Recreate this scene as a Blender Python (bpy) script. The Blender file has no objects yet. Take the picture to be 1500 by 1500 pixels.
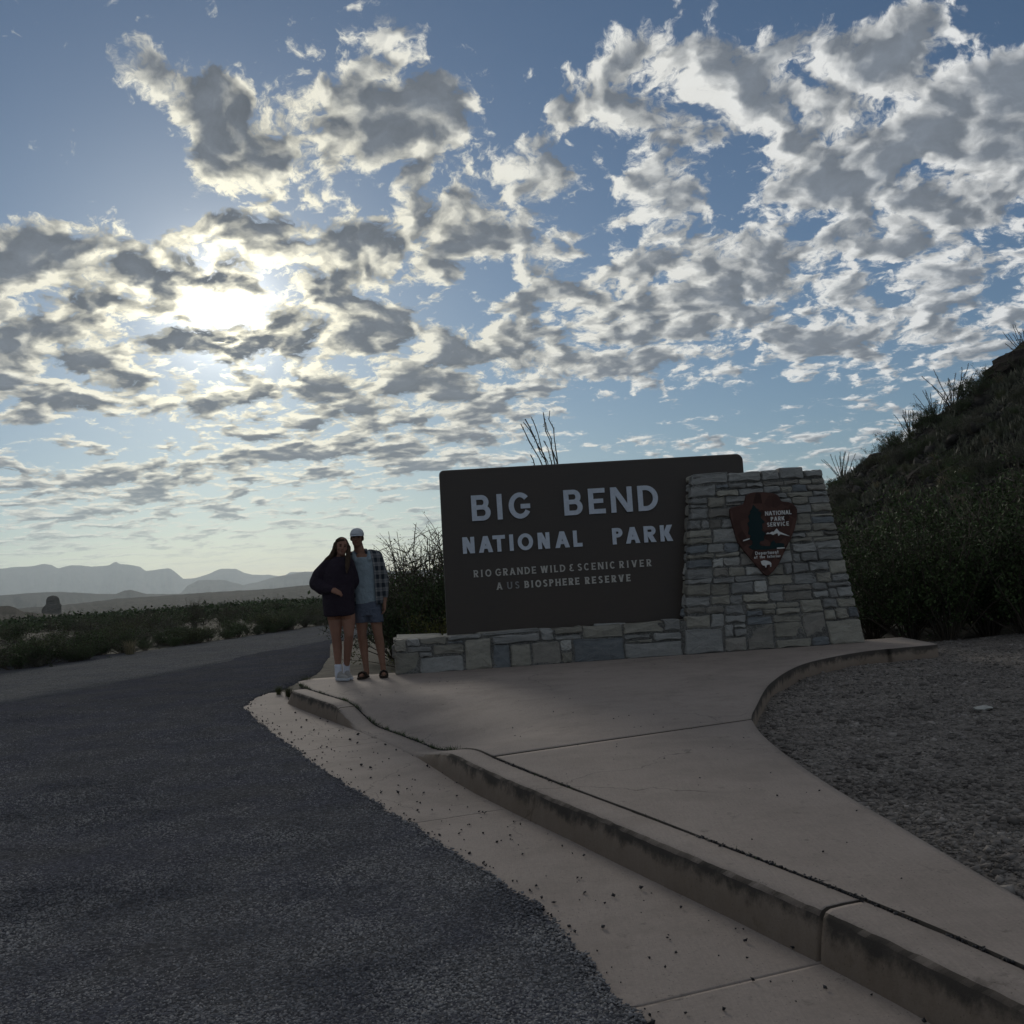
import bpy, bmesh, math, random
import numpy as np
from mathutils import Vector, Matrix, noise as mnoise

# ------------------------------------------------------------------ camera, sky, sun, exposure
scn = bpy.context.scene
COL = scn.collection
RAD = math.radians

CAM_H = 1.23
PITCH, ROLL = RAD(3.62), RAD(3.66)
cam_data = bpy.data.cameras.new("camera")
cam = bpy.data.objects.new("camera", cam_data)
COL.objects.link(cam)
cam_data.sensor_width = 36.0
cam_data.lens = 36.0
cam_data.clip_start = 0.05
cam_data.clip_end = 60000.0
_F = Vector((0, math.cos(PITCH), math.sin(PITCH)))
_R0 = Vector((1, 0, 0))
_U0 = Vector((0, -math.sin(PITCH), math.cos(PITCH)))
_R = math.cos(ROLL) * _R0 - math.sin(ROLL) * _U0
_U = math.sin(ROLL) * _R0 + math.cos(ROLL) * _U0
cam.matrix_world = Matrix(((_R.x, _U.x, -_F.x, 0), (_R.y, _U.y, -_F.y, 0),
                           (_R.z, _U.z, -_F.z, CAM_H), (0, 0, 0, 1)))
scn.camera = cam

scn.view_settings.view_transform = 'Standard'
scn.view_settings.look = 'None'
scn.view_settings.gamma = 1.0
scn.view_settings.use_curve_mapping = False
scn.view_settings.exposure = EXPOSURE = 0.06

SUN_AZ, SUN_EL = RAD(-15.3), RAD(15.2)
SUN_DIR = Vector((math.sin(SUN_AZ) * math.cos(SUN_EL), math.cos(SUN_AZ) * math.cos(SUN_EL), math.sin(SUN_EL)))


class NT:
    """Small helper for writing node trees as expressions."""
    def __init__(self, tree):
        self.t = tree

    def node(self, kind, **kw):
        n = self.t.nodes.new(kind)
        for k, v in kw.items():
            setattr(n, k, v)
        return n

    def _in(self, sock, v):
        if v is None:
            return
        if isinstance(v, bpy.types.NodeSocket):
            self.t.links.new(v, sock)
        else:
            sock.default_value = v

    def m(self, op, a, b=None, c=None, clamp=False):
        n = self.node('ShaderNodeMath', operation=op, use_clamp=clamp)
        self._in(n.inputs[0], a); self._in(n.inputs[1], b); self._in(n.inputs[2], c)
        return n.outputs[0]

    def v(self, op, a, b=None, c=None, scale=None):
        n = self.node('ShaderNodeVectorMath', operation=op)
        self._in(n.inputs[0], a); self._in(n.inputs[1], b)
        if c is not None:
            self._in(n.inputs[2], c)
        if scale is not None:
            self._in(n.inputs['Scale'], scale)
        return n.outputs['Value'] if op in ('LENGTH', 'DOT_PRODUCT', 'DISTANCE') else n.outputs['Vector']

    def sep(self, a):
        n = self.node('ShaderNodeSeparateXYZ'); self._in(n.inputs[0], a)
        return n.outputs[0], n.outputs[1], n.outputs[2]

    def comb(self, x, y, z):
        n = self.node('ShaderNodeCombineXYZ')
        self._in(n.inputs[0], x); self._in(n.inputs[1], y); self._in(n.inputs[2], z)
        return n.outputs[0]

    def rng(self, val, a, b, c=0.0, d=1.0, smooth=True):
        n = self.node('ShaderNodeMapRange', interpolation_type='SMOOTHSTEP' if smooth else 'LINEAR')
        self._in(n.inputs[0], val)
        for i, q in enumerate((a, b, c, d)):
            self._in(n.inputs[i + 1], q)
        return n.outputs[0]

    def noise(self, vec, scale, detail=4.0, rough=0.5, dist=0.0, kind='FBM', dims='3D', lac=2.0):
        n = self.node('ShaderNodeTexNoise', noise_dimensions=dims, noise_type=kind)
        self._in(n.inputs['Vector'], vec)
        n.inputs['Scale'].default_value = scale
        n.inputs['Detail'].default_value = detail
        n.inputs['Roughness'].default_value = rough
        n.inputs['Lacunarity'].default_value = lac
        n.inputs['Distortion'].default_value = dist
        return n.outputs[0]

    def noisec(self, vec, scale, detail=2.0, rough=0.5):
        n = self.node('ShaderNodeTexNoise', noise_dimensions='3D')
        self._in(n.inputs['Vector'], vec)
        n.inputs['Scale'].default_value = scale
        n.inputs['Detail'].default_value = detail
        n.inputs['Roughness'].default_value = rough
        return n.outputs[1]

    def vor(self, vec, scale, detail=0.0, feature='F1', rough=0.5, smooth=0.5, rand=1.0, out=0, dims='3D'):
        n = self.node('ShaderNodeTexVoronoi', feature=feature, voronoi_dimensions=dims)
        self._in(n.inputs['Vector'], vec)
        n.inputs['Scale'].default_value = scale
        if 'Detail' in n.inputs and feature != 'DISTANCE_TO_EDGE':
            n.inputs['Detail'].default_value = detail
            n.inputs['Roughness'].default_value = rough
        if feature == 'SMOOTH_F1':
            n.inputs['Smoothness'].default_value = smooth
        n.inputs['Randomness'].default_value = rand
        return n.outputs[out]

    def mix(self, f, a, b, kind='MIX'):
        n = self.node('ShaderNodeMix', data_type='RGBA', blend_type=kind)
        self._in(n.inputs[0], f)
        for s, q in ((n.inputs[6], a), (n.inputs[7], b)):
            if isinstance(q, tuple) and len(q) == 3:
                q = q + (1.0,)
            self._in(s, q)
        return n.outputs[2]

    def ramp(self, f, stops):
        n = self.node('ShaderNodeValToRGB'); self._in(n.inputs[0], f)
        e = n.color_ramp.elements
        while len(e) < len(stops):
            e.new(0.5)
        for el, (pos, c) in zip(e, stops):
            el.position = pos
            el.color = tuple(c) + (1.0,) if len(c) == 3 else c
        return n.outputs[0]


CLOUD_BANKS = [  # bearing, height, half-widths (degrees), weight
    (-17.52, 25.83, 4.2, 1.72, 0.5), (-14.57, 26.78, 1.53, 1.53, 0.35), (-10.97, 24.66, 4.96, 2.29, 0.6), (-4.41, 24.97, 3.44, 2.29, 0.5),
    (-14.81, 22.42, 2.29, 1.34, 0.35), (-19.39, 23.48, 1.34, 0.57, 0.3), (-4.56, 28.37, 1.34, 1.72, 0.3), (9.66, 24.95, 5.73, 2.86, 0.5),
    (16.55, 22.33, 5.34, 2.29, 0.25), (22.98, 23.37, 4.58, 3.44, 0.6), (19.59, 20.32, 5.34, 1.72, 0.45), (26.69, 20.97, 2.67, 2.29, 0.4),
    (25.76, 17.98, 3.82, 2.29, 0.5), (1.61, 21.65, 5.34, 1.53, 0.35), (-6.36, 18.85, 4.58, 2.29, 0.5), (-1.29, 19.36, 2.67, 1.91, 0.4),
    (-17.11, 19.65, 1.91, 0.76, 0.3), (-14.22, 19.56, 2.29, 1.53, 0.3), (-25.01, 16.08, 3.05, 3.82, 0.6), (-20.35, 17.32, 4.58, 2.29, 0.45),
    (-20.47, 14.23, 3.05, 1.53, 0.5), (-10.69, 16.43, 4.58, 1.72, 0.45), (-9.7, 13.88, 3.82, 1.53, 0.6), (-23.25, 11.06, 4.96, 1.53, 0.5),
    (-15.02, 10.69, 2.29, 1.15, 0.4), (-2.13, 12.48, 4.2, 1.91, 0.5), (5.7, 13.8, 5.73, 2.67, 0.5), (14.1, 15.1, 7.63, 2.29, 0.4),
    (20.9, 11.7, 7.63, 1.53, 0.4), (-5.41, 9.26, 7.63, 2.29, 0.4), (19.62, 16.77, 8.4, 2.29, 0.35), (-13.04, 6.58, 11.45, 1.72, 0.3),
    (-23.43, 5.83, 5.73, 1.91, 0.25), (18.32, 9.73, 3.05, 0.95, 0.3), (23.31, 26.68, 3.05, 0.95, 0.35), (-23.78, 23.58, 6.11, 5.34, -1.1),
    (-7.97, 29.78, 16.03, 1.91, -0.7), (1.41, 26.69, 2.67, 4.96, -0.8), (-20.19, 21.0, 4.2, 1.53, -0.4), (-6.97, 21.48, 2.29, 1.53, -0.45),
    (12.29, 28.58, 11.45, 1.91, -0.6), (27.42, 25.07, 2.67, 2.29, -0.6), (-22.69, 8.44, 4.96, 1.53, -0.6), (11.72, 8.42, 10.69, 1.72, -0.7),
    (-0.34, 16.07, 1.34, 1.53, -0.35), (20.48, 14.73, 2.29, 0.76, -0.3), (7.13, 22.39, 4.2, 0.76, -0.3), (22.97, 19.69, 1.91, 1.34, -0.5),
    (17.19, 17.32, 2.29, 1.15, -0.45), (10.91, 21.63, 3.44, 0.69, -0.35), (3.76, 19.04, 1.91, 0.95, -0.3), (14.06, 18.98, 1.53, 0.76, -0.3),
    (2.04, 5.4, 15.27, 1.53, -0.4), (-17.83, 15.33, 1.72, 0.99, 0.5), (-15.43, 13.4, 1.6, 0.76, 0.5), (-13.19, 14.65, 0.84, 0.57, 0.45),
    (-24.63, 8.28, 2.29, 0.76, 0.3), (9.72, 6.53, 4.58, 0.53, 0.4), (-6.82, 11.2, 4.58, 1.15, 0.3),
]

SKY_TINT = (0.75, 0.885, 1.0)
COVER = 0.16


def build_world():
    w = bpy.data.worlds.new("World")
    scn.world = w
    w.use_nodes = True
    w.cycles.sampling_method = 'MANUAL'
    w.cycles.sample_map_resolution = 512
    t = w.node_tree
    t.nodes.clear()
    N = NT(t)
    out = N.node('ShaderNodeOutputWorld')
    bg = N.node('ShaderNodeBackground')
    t.links.new(bg.outputs[0], out.inputs[0])
    bg.inputs[1].default_value = 0.05         # sky strength; cloud radiances below are 20x the displayed value
    K = 20.0
    sky = N.node('ShaderNodeTexSky', sky_type='NISHITA')
    sky.sun_disc = False
    sky.sun_elevation = SUN_EL
    sky.sun_rotation = SUN_AZ
    sky.altitude = 900.0
    sky.air_density = 1.0
    sky.dust_density = 0.42
    sky.ozone_density = 2.0

    d = N.node('ShaderNodeTexCoord').outputs['Generated']
    d = N.v('NORMALIZE', d)
    dx, dy, dz = N.sep(d)
    zpos = N.m('MAXIMUM', dz, 0.0)
    # cloud deck: directions projected on a level layer
    zz = N.m('ADD', zpos, 0.03)
    P0 = N.comb(N.m('DIVIDE', dx, zz), N.m('DIVIDE', dy, zz), 0.0)
    dist = N.v('LENGTH', P0)
    P = N.v('SCALE', P0, scale=N.m('POWER', N.m('ADD', dist, 0.3), -0.55))   # clouds are tall: less flattened far off
    # bearing / height of the view direction in degrees, for the large cloud banks
    A = N.m('MULTIPLY', N.m('ARCTAN2', dx, dy), 57.29578)
    E = N.m('MULTIPLY', N.m('ARCSINE', dz), 57.29578)
    warpn = N.v('SUBTRACT', N.noisec(P, 4.5, 5.0, 0.62), (0.5, 0.5, 0.5))
    AE = N.comb(A, E, 0.0)
    AEw = N.v('ADD', AE, N.v('MULTIPLY', warpn, (8.0, 5.0, 0.0)))
    field = None
    for (a, e, ra, re, wt) in CLOUD_BANKS:
        q = N.v('MULTIPLY', N.v('SUBTRACT', AEw, (a, e, 0.0)), (1.0 / ra, 1.0 / re, 0.0))
        g = N.rng(N.v('DOT_PRODUCT', q, q), 0.0, 2.0, wt, 0.0)
        field = g if field is None else N.m('ADD', field, g)
    field = N.m('MULTIPLY', N.m('MINIMUM', field, 0.75), 0.62)
    sunang = N.m('MAXIMUM', N.v('DOT_PRODUCT', d, tuple(SUN_DIR)), 0.0)     # cos of the angle to the sun

    # billowing cloud structure
    Pw = N.v('ADD', P, N.v('SCALE', warpn, scale=0.15))
    base = N.noise(Pw, 10.5, 9.0, 0.66)
    bil = N.m('SUBTRACT', 0.42, N.vor(Pw, 34.0, 1.0, 'F1', 0.5, dims='2D'))
    dens = N.m('ADD', N.m('ADD', N.m('MULTIPLY', N.m('SUBTRACT', base, 0.5), 3.9), N.m('MULTIPLY', bil, 0.28)),
               N.m('ADD', field, COVER))
    alpha = N.rng(dens, -0.07, 0.33)
    # smooth bulk of the same clouds a short way towards the sun: how much cloud stands in front of the light
    ps = N.comb(math.sin(SUN_AZ) / math.tan(SUN_EL), math.cos(SUN_AZ) / math.tan(SUN_EL), 0.0)
    tow = N.v('NORMALIZE', N.v('SUBTRACT', ps, P0))
    P2 = N.v('ADD', Pw, N.v('SCALE', tow, scale=0.020))
    low = N.noise(P2, 10.5, 2.4, 0.66)
    bulk = N.m('ADD', N.m('MULTIPLY', N.m('SUBTRACT', low, 0.5), 3.9), N.m('ADD', field, COVER))
    thick = N.rng(bulk, -0.05, 1.05, smooth=True)
    lit = N.m('ADD', N.m('SUBTRACT', 1.0, thick), N.m('MULTIPLY', N.m('SUBTRACT', base, low), N.m('SUBTRACT', 2.6, N.m('MULTIPLY', thick, 0.9))))
    lit = N.m('MINIMUM', N.m('MAXIMUM', lit, 0.0), 1.15)
    glow1 = N.m('POWER', sunang, 14.0)
    glow2 = N.m('POWER', sunang, 120.0)
    glow3 = N.m('POWER', sunang, 900.0)
    # cloud radiance: shaded grey base and sunlit edge, the edge brighter towards the sun (forward scattering)
    edge_amt = N.m('ADD', N.m('ADD', 0.47, N.m('MULTIPLY', glow1, 0.12)), N.m('ADD', N.m('MULTIPLY', glow2, 0.36), N.m('MULTIPLY', glow3, 2.2)))
    warm = N.comb(1.0 * K, N.m('SUBTRACT', 0.975 * K, N.m('MULTIPLY', glow1, 0.05 * K)), N.m('SUBTRACT', 0.91 * K, N.m('MULTIPLY', glow1, 0.24 * K)))
    edge = N.v('SCALE', warm, scale=N.m('MULTIPLY', edge_amt, N.m('POWER', lit, 1.4)))
    core = N.v('SCALE', (0.88 * K, 1.02 * K, 1.22 * K), scale=N.m('ADD', N.m('SUBTRACT', 0.185, N.m('MULTIPLY', glow1, 0.055)), N.m('MULTIPLY', N.m('SUBTRACT', base, 0.55), 0.26)))
    cloud = N.v('ADD', core, edge)
    # clear air: Nishita sky plus the aureole round the veiled sun
    aur = N.m('ADD', N.m('MULTIPLY', glow2, 0.16 * K), N.m('MULTIPLY', glow3, 1.0 * K))
    clear = N.v('ADD', N.v('MULTIPLY', sky.outputs[0], SKY_TINT), N.v('SCALE', (1.0, 0.97, 0.9), scale=aur))
    # far clouds sink into the air near the horizon
    fade = N.m('MULTIPLY', N.rng(dist, 5.0, 18.0, 1.0, 0.15), N.rng(dz, 0.0, 0.03))
    mixn = N.mix(N.m('MULTIPLY', alpha, fade), clear, cloud)
    t.links.new(mixn, bg.inputs[0])
    return sky


SKY = build_world()


sun_data = bpy.data.lights.new("sun", 'SUN')
sun_data.energy = 1.2
sun_data.angle = RAD(10.0)
sun_data.color = (1.0, 0.93, 0.82)
sun = bpy.data.objects.new("sun", sun_data)
COL.objects.link(sun)
sun.rotation_euler = (-SUN_DIR).to_track_quat('-Z', 'Y').to_euler()
sun.location = (0, 0, 30)

# ------------------------------------------------------------------ helpers
def link(o, parent=None):
    COL.objects.link(o)
    if parent is not None:
        o.parent = parent
    return o


def tag(o, label=None, cat=None, group=None, kind=None):
    for k, v in (("label", label), ("category", cat), ("group", group), ("kind", kind)):
        if v:
            o[k] = v
    return o


def empty(name, loc=(0, 0, 0), rz=0.0, sc=1.0):
    o = bpy.data.objects.new(name, None)
    o.location = loc
    o.rotation_euler = (0, 0, rz)
    o.scale = (sc, sc, sc)
    o.empty_display_size = 0.2
    return link(o)


def mesh_from(name, verts, faces, smooth=False):
    me = bpy.data.meshes.new(name)
    me.from_pydata([tuple(map(float, v)) for v in verts], [], [tuple(map(int, f)) for f in faces])
    if smooth:
        me.polygons.foreach_set('use_smooth', [True] * len(me.polygons))
    me.update()
    return me


def mesh_np(name, verts, faces, smooth=False):
    """verts (n,3), faces (m,k) arrays of one polygon size: quick path for big meshes"""
    verts = np.ascontiguousarray(verts, dtype=np.float32)
    faces = np.ascontiguousarray(faces, dtype=np.int32)
    m, k = faces.shape
    me = bpy.data.meshes.new(name)
    me.vertices.add(len(verts))
    me.vertices.foreach_set('co', verts.ravel())
    me.loops.add(m * k)
    me.loops.foreach_set('vertex_index', faces.ravel())
    me.polygons.add(m)
    me.polygons.foreach_set('loop_start', np.arange(0, m * k, k, dtype=np.int32))
    me.polygons.foreach_set('loop_total', np.full(m, k, dtype=np.int32))
    if smooth:
        me.polygons.foreach_set('use_smooth', np.ones(m, dtype=bool))
    me.update(calc_edges=True)
    return me


def obj(name, me, mat, parent=None):
    o = bpy.data.objects.new(name, me)
    if mat is not None and not me.materials:
        me.materials.append(mat)
    return link(o, parent)


def grid_mesh(name, V, smooth=True):
    """V: (rows, cols, 3)"""
    r, c = V.shape[:2]
    i = np.arange(r * c).reshape(r, c)
    f = np.stack([i[:-1, :-1], i[:-1, 1:], i[1:, 1:], i[1:, :-1]], -1).reshape(-1, 4)
    return mesh_np(name, V.reshape(-1, 3), f, smooth)


def vnoise(x, y, seed=0):
    """cheap value noise on arrays"""
    x = np.asarray(x, float); y = np.asarray(y, float)
    xi = np.floor(x).astype(np.int64); yi = np.floor(y).astype(np.int64)
    xf = x - xi; yf = y - yi
    u = xf * xf * (3 - 2 * xf); v = yf * yf * (3 - 2 * yf)

    def h(a, b):
        n = (a * 374761393 + b * 668265263 + seed * 982451653) & 0x7fffffff
        n = ((n ^ (n >> 13)) * 1274126177) & 0x7fffffff
        return ((n ^ (n >> 16)) & 0xffff) / 65535.0
    return ((h(xi, yi) * (1 - u) + h(xi + 1, yi) * u) * (1 - v) + (h(xi, yi + 1) * (1 - u) + h(xi + 1, yi + 1) * u) * v)


def fbm(x, y, oct=4, seed=0, gain=0.5):
    s = 0; a = 1.0; t = 0
    for k in range(oct):
        s = s + a * vnoise(np.asarray(x) * 2 ** k + 13.7 * k, np.asarray(y) * 2 ** k - 7.3 * k, seed + k)
        t += a; a *= gain
    return s / t - 0.5


def spline(pts, n):
    """Catmull-Rom through pts, n samples spaced evenly"""
    P = np.array(pts, float)
    Q = np.vstack([2 * P[0] - P[1], P, 2 * P[-1] - P[-2]])
    out = []
    for i in range(1, len(Q) - 2):
        for t in np.linspace(0, 1, 40, endpoint=False):
            a, b, c, d = Q[i - 1], Q[i], Q[i + 1], Q[i + 2]
            out.append(0.5 * (2 * b + (c - a) * t + (2 * a - 5 * b + 4 * c - d) * t ** 2 + (3 * b - a - 3 * c + d) * t ** 3))
    out.append(P[-1])
    out = np.array(out)
    s = np.r_[0, np.cumsum(np.linalg.norm(np.diff(out, axis=0), axis=1))]
    q = np.linspace(0, s[-1], n)
    return np.stack([np.interp(q, s, out[:, k]) for k in range(P.shape[1])], -1)


def sstep(a, b, x):
    t = np.clip((np.asarray(x, float) - a) / (b - a), 0, 1)
    return t * t * (3 - 2 * t)

# ------------------------------------------------------------------ materials
def material(name, fn, spec=0.25):
    m = bpy.data.materials.new(name)
    m.use_nodes = True
    t = m.node_tree
    t.nodes.clear()
    N = NT(t)
    out = N.node('ShaderNodeOutputMaterial')
    bs = N.node('ShaderNodeBsdfPrincipled')
    bs.inputs['Specular IOR Level'].default_value = spec
    t.links.new(bs.outputs[0], out.inputs[0])
    col, rough, height, bump = fn(N)
    if isinstance(col, tuple):
        bs.inputs['Base Color'].default_value = col + (1.0,)
    else:
        t.links.new(col, bs.inputs['Base Color'])
    N._in(bs.inputs['Roughness'], rough)
    if height is not None:
        b = N.node('ShaderNodeBump')
        b.inputs['Strength'].default_value = bump[0]
        b.inputs['Distance'].default_value = bump[1]
        t.links.new(height, b.inputs['Height'])
        t.links.new(b.outputs[0], bs.inputs['Normal'])
    m['_bsdf'] = bs.name
    return m


def pos(N):
    return N.node('ShaderNodeNewGeometry').outputs['Position']


def objco(N):
    return N.node('ShaderNodeTexCoord').outputs['Object']


def orand(N):
    return N.node('ShaderNodeObjectInfo').outputs['Random']


def c_mul(N, col, f):
    """scale a colour by a factor socket"""
    return N.v('SCALE', col, scale=f)


def m_asphalt(base, tone, scale, bump):
    def fn(N):
        p = pos(N)
        v = N.vor(p, scale, 0.0, 'F1', out=1)
        cell, _, _ = N.sep(v)
        dst = N.vor(p, scale, 0.0, 'F1')
        big = N.noise(p, 0.35, 5.0, 0.6)
        mid = N.noise(p, 3.0, 4.0, 0.6)
        f = N.m('ADD', N.m('MULTIPLY', N.m('POWER', cell, 2.0), 0.9), N.m('ADD', N.m('MULTIPLY', big, 0.45), N.m('MULTIPLY', mid, 0.55)))
        f = N.m('ADD', f, 0.17)
        col = N.mix(N.rng(N.noise(p, 1.3, 4.0, 0.6), 0.42, 0.6), base, tone)
        col = c_mul(N, col, f)
        h = N.m('ADD', N.m('MULTIPLY', N.m('SUBTRACT', 0.5, dst), cell), N.m('MULTIPLY', N.noise(p, scale * 2.3, 2.0, 0.6), 0.4))
        return col, 0.82, h, bump
    return fn


def m_concrete(stained):
    def fn(N):
        p = pos(N)
        big = N.noise(p, 0.7, 6.0, 0.62)
        fine = N.noise(p, 90.0, 3.0, 0.7)
        blot = N.rng(N.noise(p, 2.3, 6.0, 0.65), 0.42, 0.68)
        col = N.mix(big, (0.198, 0.168, 0.148), (0.312, 0.266, 0.234))
        col = N.mix(N.m('MULTIPLY', blot, 0.34), col, (0.140, 0.116, 0.100))
        speck = N.rng(N.vor(p, 55.0, 0.0, 'F1'), 0.10, 0.16, 0.5, 1.0)
        speck = N.m('MAXIMUM', speck, N.rng(N.noise(p, 6.0, 2.0, 0.5), 0.55, 0.45))
        f = N.m('MULTIPLY', N.m('ADD', 0.78, N.m('MULTIPLY', fine, 0.44)), speck)
        x, y, z = N.sep(p)
        broom = N.noise(N.v('MULTIPLY', p, (260.0, 9.0, 9.0)), 1.0, 2.0, 0.6)
        f = N.m('MULTIPLY', f, N.m('ADD', 0.86, N.m('MULTIPLY', broom, 0.28)))
        pw = N.v('ADD', p, N.v('SCALE', N.noisec(p, 1.7, 4.0, 0.6), scale=0.5))
        crack = N.rng(N.vor(pw, 0.55, 0.0, 'DISTANCE_TO_EDGE'), 0.0, 0.0035, 0.55, 1.0)
        drip = N.rng(N.noise(p, 9.0, 5.0, 0.7), 0.60, 0.74, 1.0, 0.62)
        f = N.m('MULTIPLY', f, N.m('MULTIPLY', N.m('MAXIMUM', crack, N.rng(N.noise(p, 0.6, 2.0, 0.5), 0.55, 0.48)), drip))
        col = c_mul(N, col, f)
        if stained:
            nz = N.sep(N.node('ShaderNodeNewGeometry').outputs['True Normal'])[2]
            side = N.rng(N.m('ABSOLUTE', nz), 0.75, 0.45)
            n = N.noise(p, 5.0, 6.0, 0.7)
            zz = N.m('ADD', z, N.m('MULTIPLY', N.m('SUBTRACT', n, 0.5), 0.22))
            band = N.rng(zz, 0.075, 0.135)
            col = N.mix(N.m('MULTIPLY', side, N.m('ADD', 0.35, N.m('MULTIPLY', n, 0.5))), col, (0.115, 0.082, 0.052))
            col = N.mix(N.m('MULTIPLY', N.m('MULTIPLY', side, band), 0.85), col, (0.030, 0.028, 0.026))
        h = N.m('ADD', N.m('MULTIPLY', fine, 0.5), N.m('MULTIPLY', N.noise(p, 14.0, 5.0, 0.6), 1.2))
        return col, 0.88, h, (0.35, 0.006)
    return fn


def m_ground(c1, c2, c3, scale, bump=(0.6, 0.02)):
    def fn(N):
        p = pos(N)
        a = N.noise(p, scale, 6.0, 0.65)
        b = N.noise(p, scale * 0.13, 5.0, 0.6)
        v, _, _ = N.sep(N.vor(p, scale * 9.0, 0.0, 'F1', out=1))
        col = N.mix(N.rng(a, 0.35, 0.65), c1, c2)
        col = N.mix(N.rng(b, 0.45, 0.62), col, c3)
        col = c_mul(N, col, N.m('ADD', 0.6, N.m('MULTIPLY', v, 0.8)))
        h = N.m('ADD', a, N.m('MULTIPLY', v, 0.35))
        return col, 0.93, h, bump
    return fn


def m_stone(c1, c2, c3):
    def fn(N):
        p = N.v('ADD', pos(N), N.v('SCALE', (7.1, 3.3, 5.7), scale=N.m('MULTIPLY', orand(N), 9.0)))
        st = N.v('MULTIPLY', p, (1.0, 1.0, 3.0))
        a = N.noise(st, 5.0, 7.0, 0.68)
        b = N.noise(p, 16.0, 5.0, 0.7)
        col = N.mix(N.rng(a, 0.35, 0.65), c1, c2)
        col = N.mix(N.m('MULTIPLY', N.rng(b, 0.5, 0.75), 0.7), col, c3)
        col = c_mul(N, col, N.m('ADD', 0.76, N.m('MULTIPLY', orand(N), 0.46)))
        h = N.m('ADD', N.m('MULTIPLY', a, 1.0), N.m('MULTIPLY', N.noise(p, 45.0, 5.0, 0.65), 0.45))
        return col, 0.86, h, (0.75, 0.02)
    return fn


def m_leaf(c1, c2, rough=0.75):
    def fn(N):
        p = pos(N)
        r = orand(N)
        n = N.noise(p, 2.2, 3.0, 0.6)
        col = N.mix(N.rng(n, 0.3, 0.7), c1, c2)
        isl = N.node('ShaderNodeNewGeometry').outputs['Random Per Island']
        col = c_mul(N, col, N.m('MULTIPLY', N.m('ADD', 0.7, N.m('MULTIPLY', r, 0.6)), N.m('ADD', 0.55, N.m('MULTIPLY', isl, 0.9))))
        return col, rough, None, None
    return fn


def m_cloth(c, var=0.25, scale=14.0):
    def fn(N):
        p = objco(N)
        n = N.noise(p, scale, 5.0, 0.6)
        w = N.noise(p, 220.0, 2.0, 0.6)
        col = c_mul(N, c, N.m('ADD', 1.0 - var, N.m('ADD', N.m('MULTIPLY', n, var * 1.4), N.m('MULTIPLY', w, var * 0.6))))
        return col, 0.92, N.m('ADD', n, N.m('MULTIPLY', w, 0.1)), (0.9, 0.035)
    return fn


def m_plaid(N):
    p = objco(N)
    x, y, z = N.sep(p)
    n = N.noise(p, 9.0, 3.0, 0.6)
    xx = N.m('ADD', N.m('ADD', x, N.m('MULTIPLY', y, 0.6)), N.m('MULTIPLY', n, 0.02))
    zz = N.m('ADD', z, N.m('MULTIPLY', n, 0.02))
    sx = N.m('FRACT', N.m('MULTIPLY', xx, 11.0)); sz = N.m('FRACT', N.m('MULTIPLY', zz, 10.0))
    bx = N.rng(sx, 0.42, 0.52); bz = N.rng(sz, 0.42, 0.52)
    lx = N.rng(N.m('ABSOLUTE', N.m('SUBTRACT', sx, 0.22)), 0.05, 0.03); lz = N.rng(N.m('ABSOLUTE', N.m('SUBTRACT', sz, 0.22)), 0.05, 0.03)
    f = N.m('MULTIPLY', N.m('ADD', bx, bz), 0.5)
    col = N.mix(f, (0.20, 0.20, 0.20), (0.020, 0.026, 0.034))
    col = N.mix(N.m('MULTIPLY', N.m('MAXIMUM', lx, lz), 0.55), col, (0.05, 0.06, 0.08))
    return col, 0.95, n, (0.5, 0.02)


def flat(c, r=0.8):
    def fn(N):
        p = objco(N)
        n = N.noise(p, 30.0, 4.0, 0.6)
        return c_mul(N, c, N.m('ADD', 0.8, N.m('MULTIPLY', n, 0.4))), r, None, None
    return fn


def m_panel(N):
    p = objco(N)
    st = N.v('MULTIPLY', p, (1.2, 1.2, 14.0))
    g = N.noise(st, 3.0, 6.0, 0.65)
    b = N.noise(p, 1.1, 4.0, 0.6)
    col = N.mix(g, (0.030, 0.020, 0.014), (0.045, 0.030, 0.021))
    col = c_mul(N, col, N.m('ADD', 0.75, N.m('MULTIPLY', b, 0.5)))
    return col, N.m('ADD', 0.36, N.m('MULTIPLY', b, 0.2)), N.m('ADD', g, N.m('MULTIPLY', N.noise(p, 160.0, 3.0, 0.6), 0.4)), (0.25, 0.004)


def m_rock(c1, c2, scale):
    def fn(N):
        p = pos(N)
        st = N.v('MULTIPLY', p, (1.0, 1.0, 4.0))
        a = N.noise(st, scale, 8.0, 0.65)
        col = N.mix(N.rng(a, 0.35, 0.65), c1, c2)
        return col, 0.95, a, (0.8, 1.0 / scale * 0.3)
    return fn


M = {}
M['apron'] = material('chip_seal', m_asphalt((0.086, 0.086, 0.090), (0.078, 0.079, 0.092), 75.0, (0.9, 0.012)), 0.0)
M['road'] = material('road_asphalt', m_asphalt((0.130, 0.128, 0.125), (0.118, 0.118, 0.120), 60.0, (0.5, 0.006)), 0.0)
M['concrete'] = material('concrete', m_concrete(False), 0.10)
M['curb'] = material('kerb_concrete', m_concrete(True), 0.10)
M['gravel'] = material('gravel_soil', m_ground((0.115, 0.103, 0.092), (0.180, 0.162, 0.145), (0.135, 0.122, 0.110), 6.0), 0.06)
M['desert'] = material('desert_soil', m_ground((0.028, 0.026, 0.020), (0.050, 0.045, 0.035), (0.026, 0.030, 0.018), 0.9, (0.7, 0.05)), 0.06)
M['hill'] = material('hill_soil', m_ground((0.016, 0.014, 0.012), (0.040, 0.036, 0.031), (0.014, 0.018, 0.010), 0.8, (0.9, 0.15)), 0.06)
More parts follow.
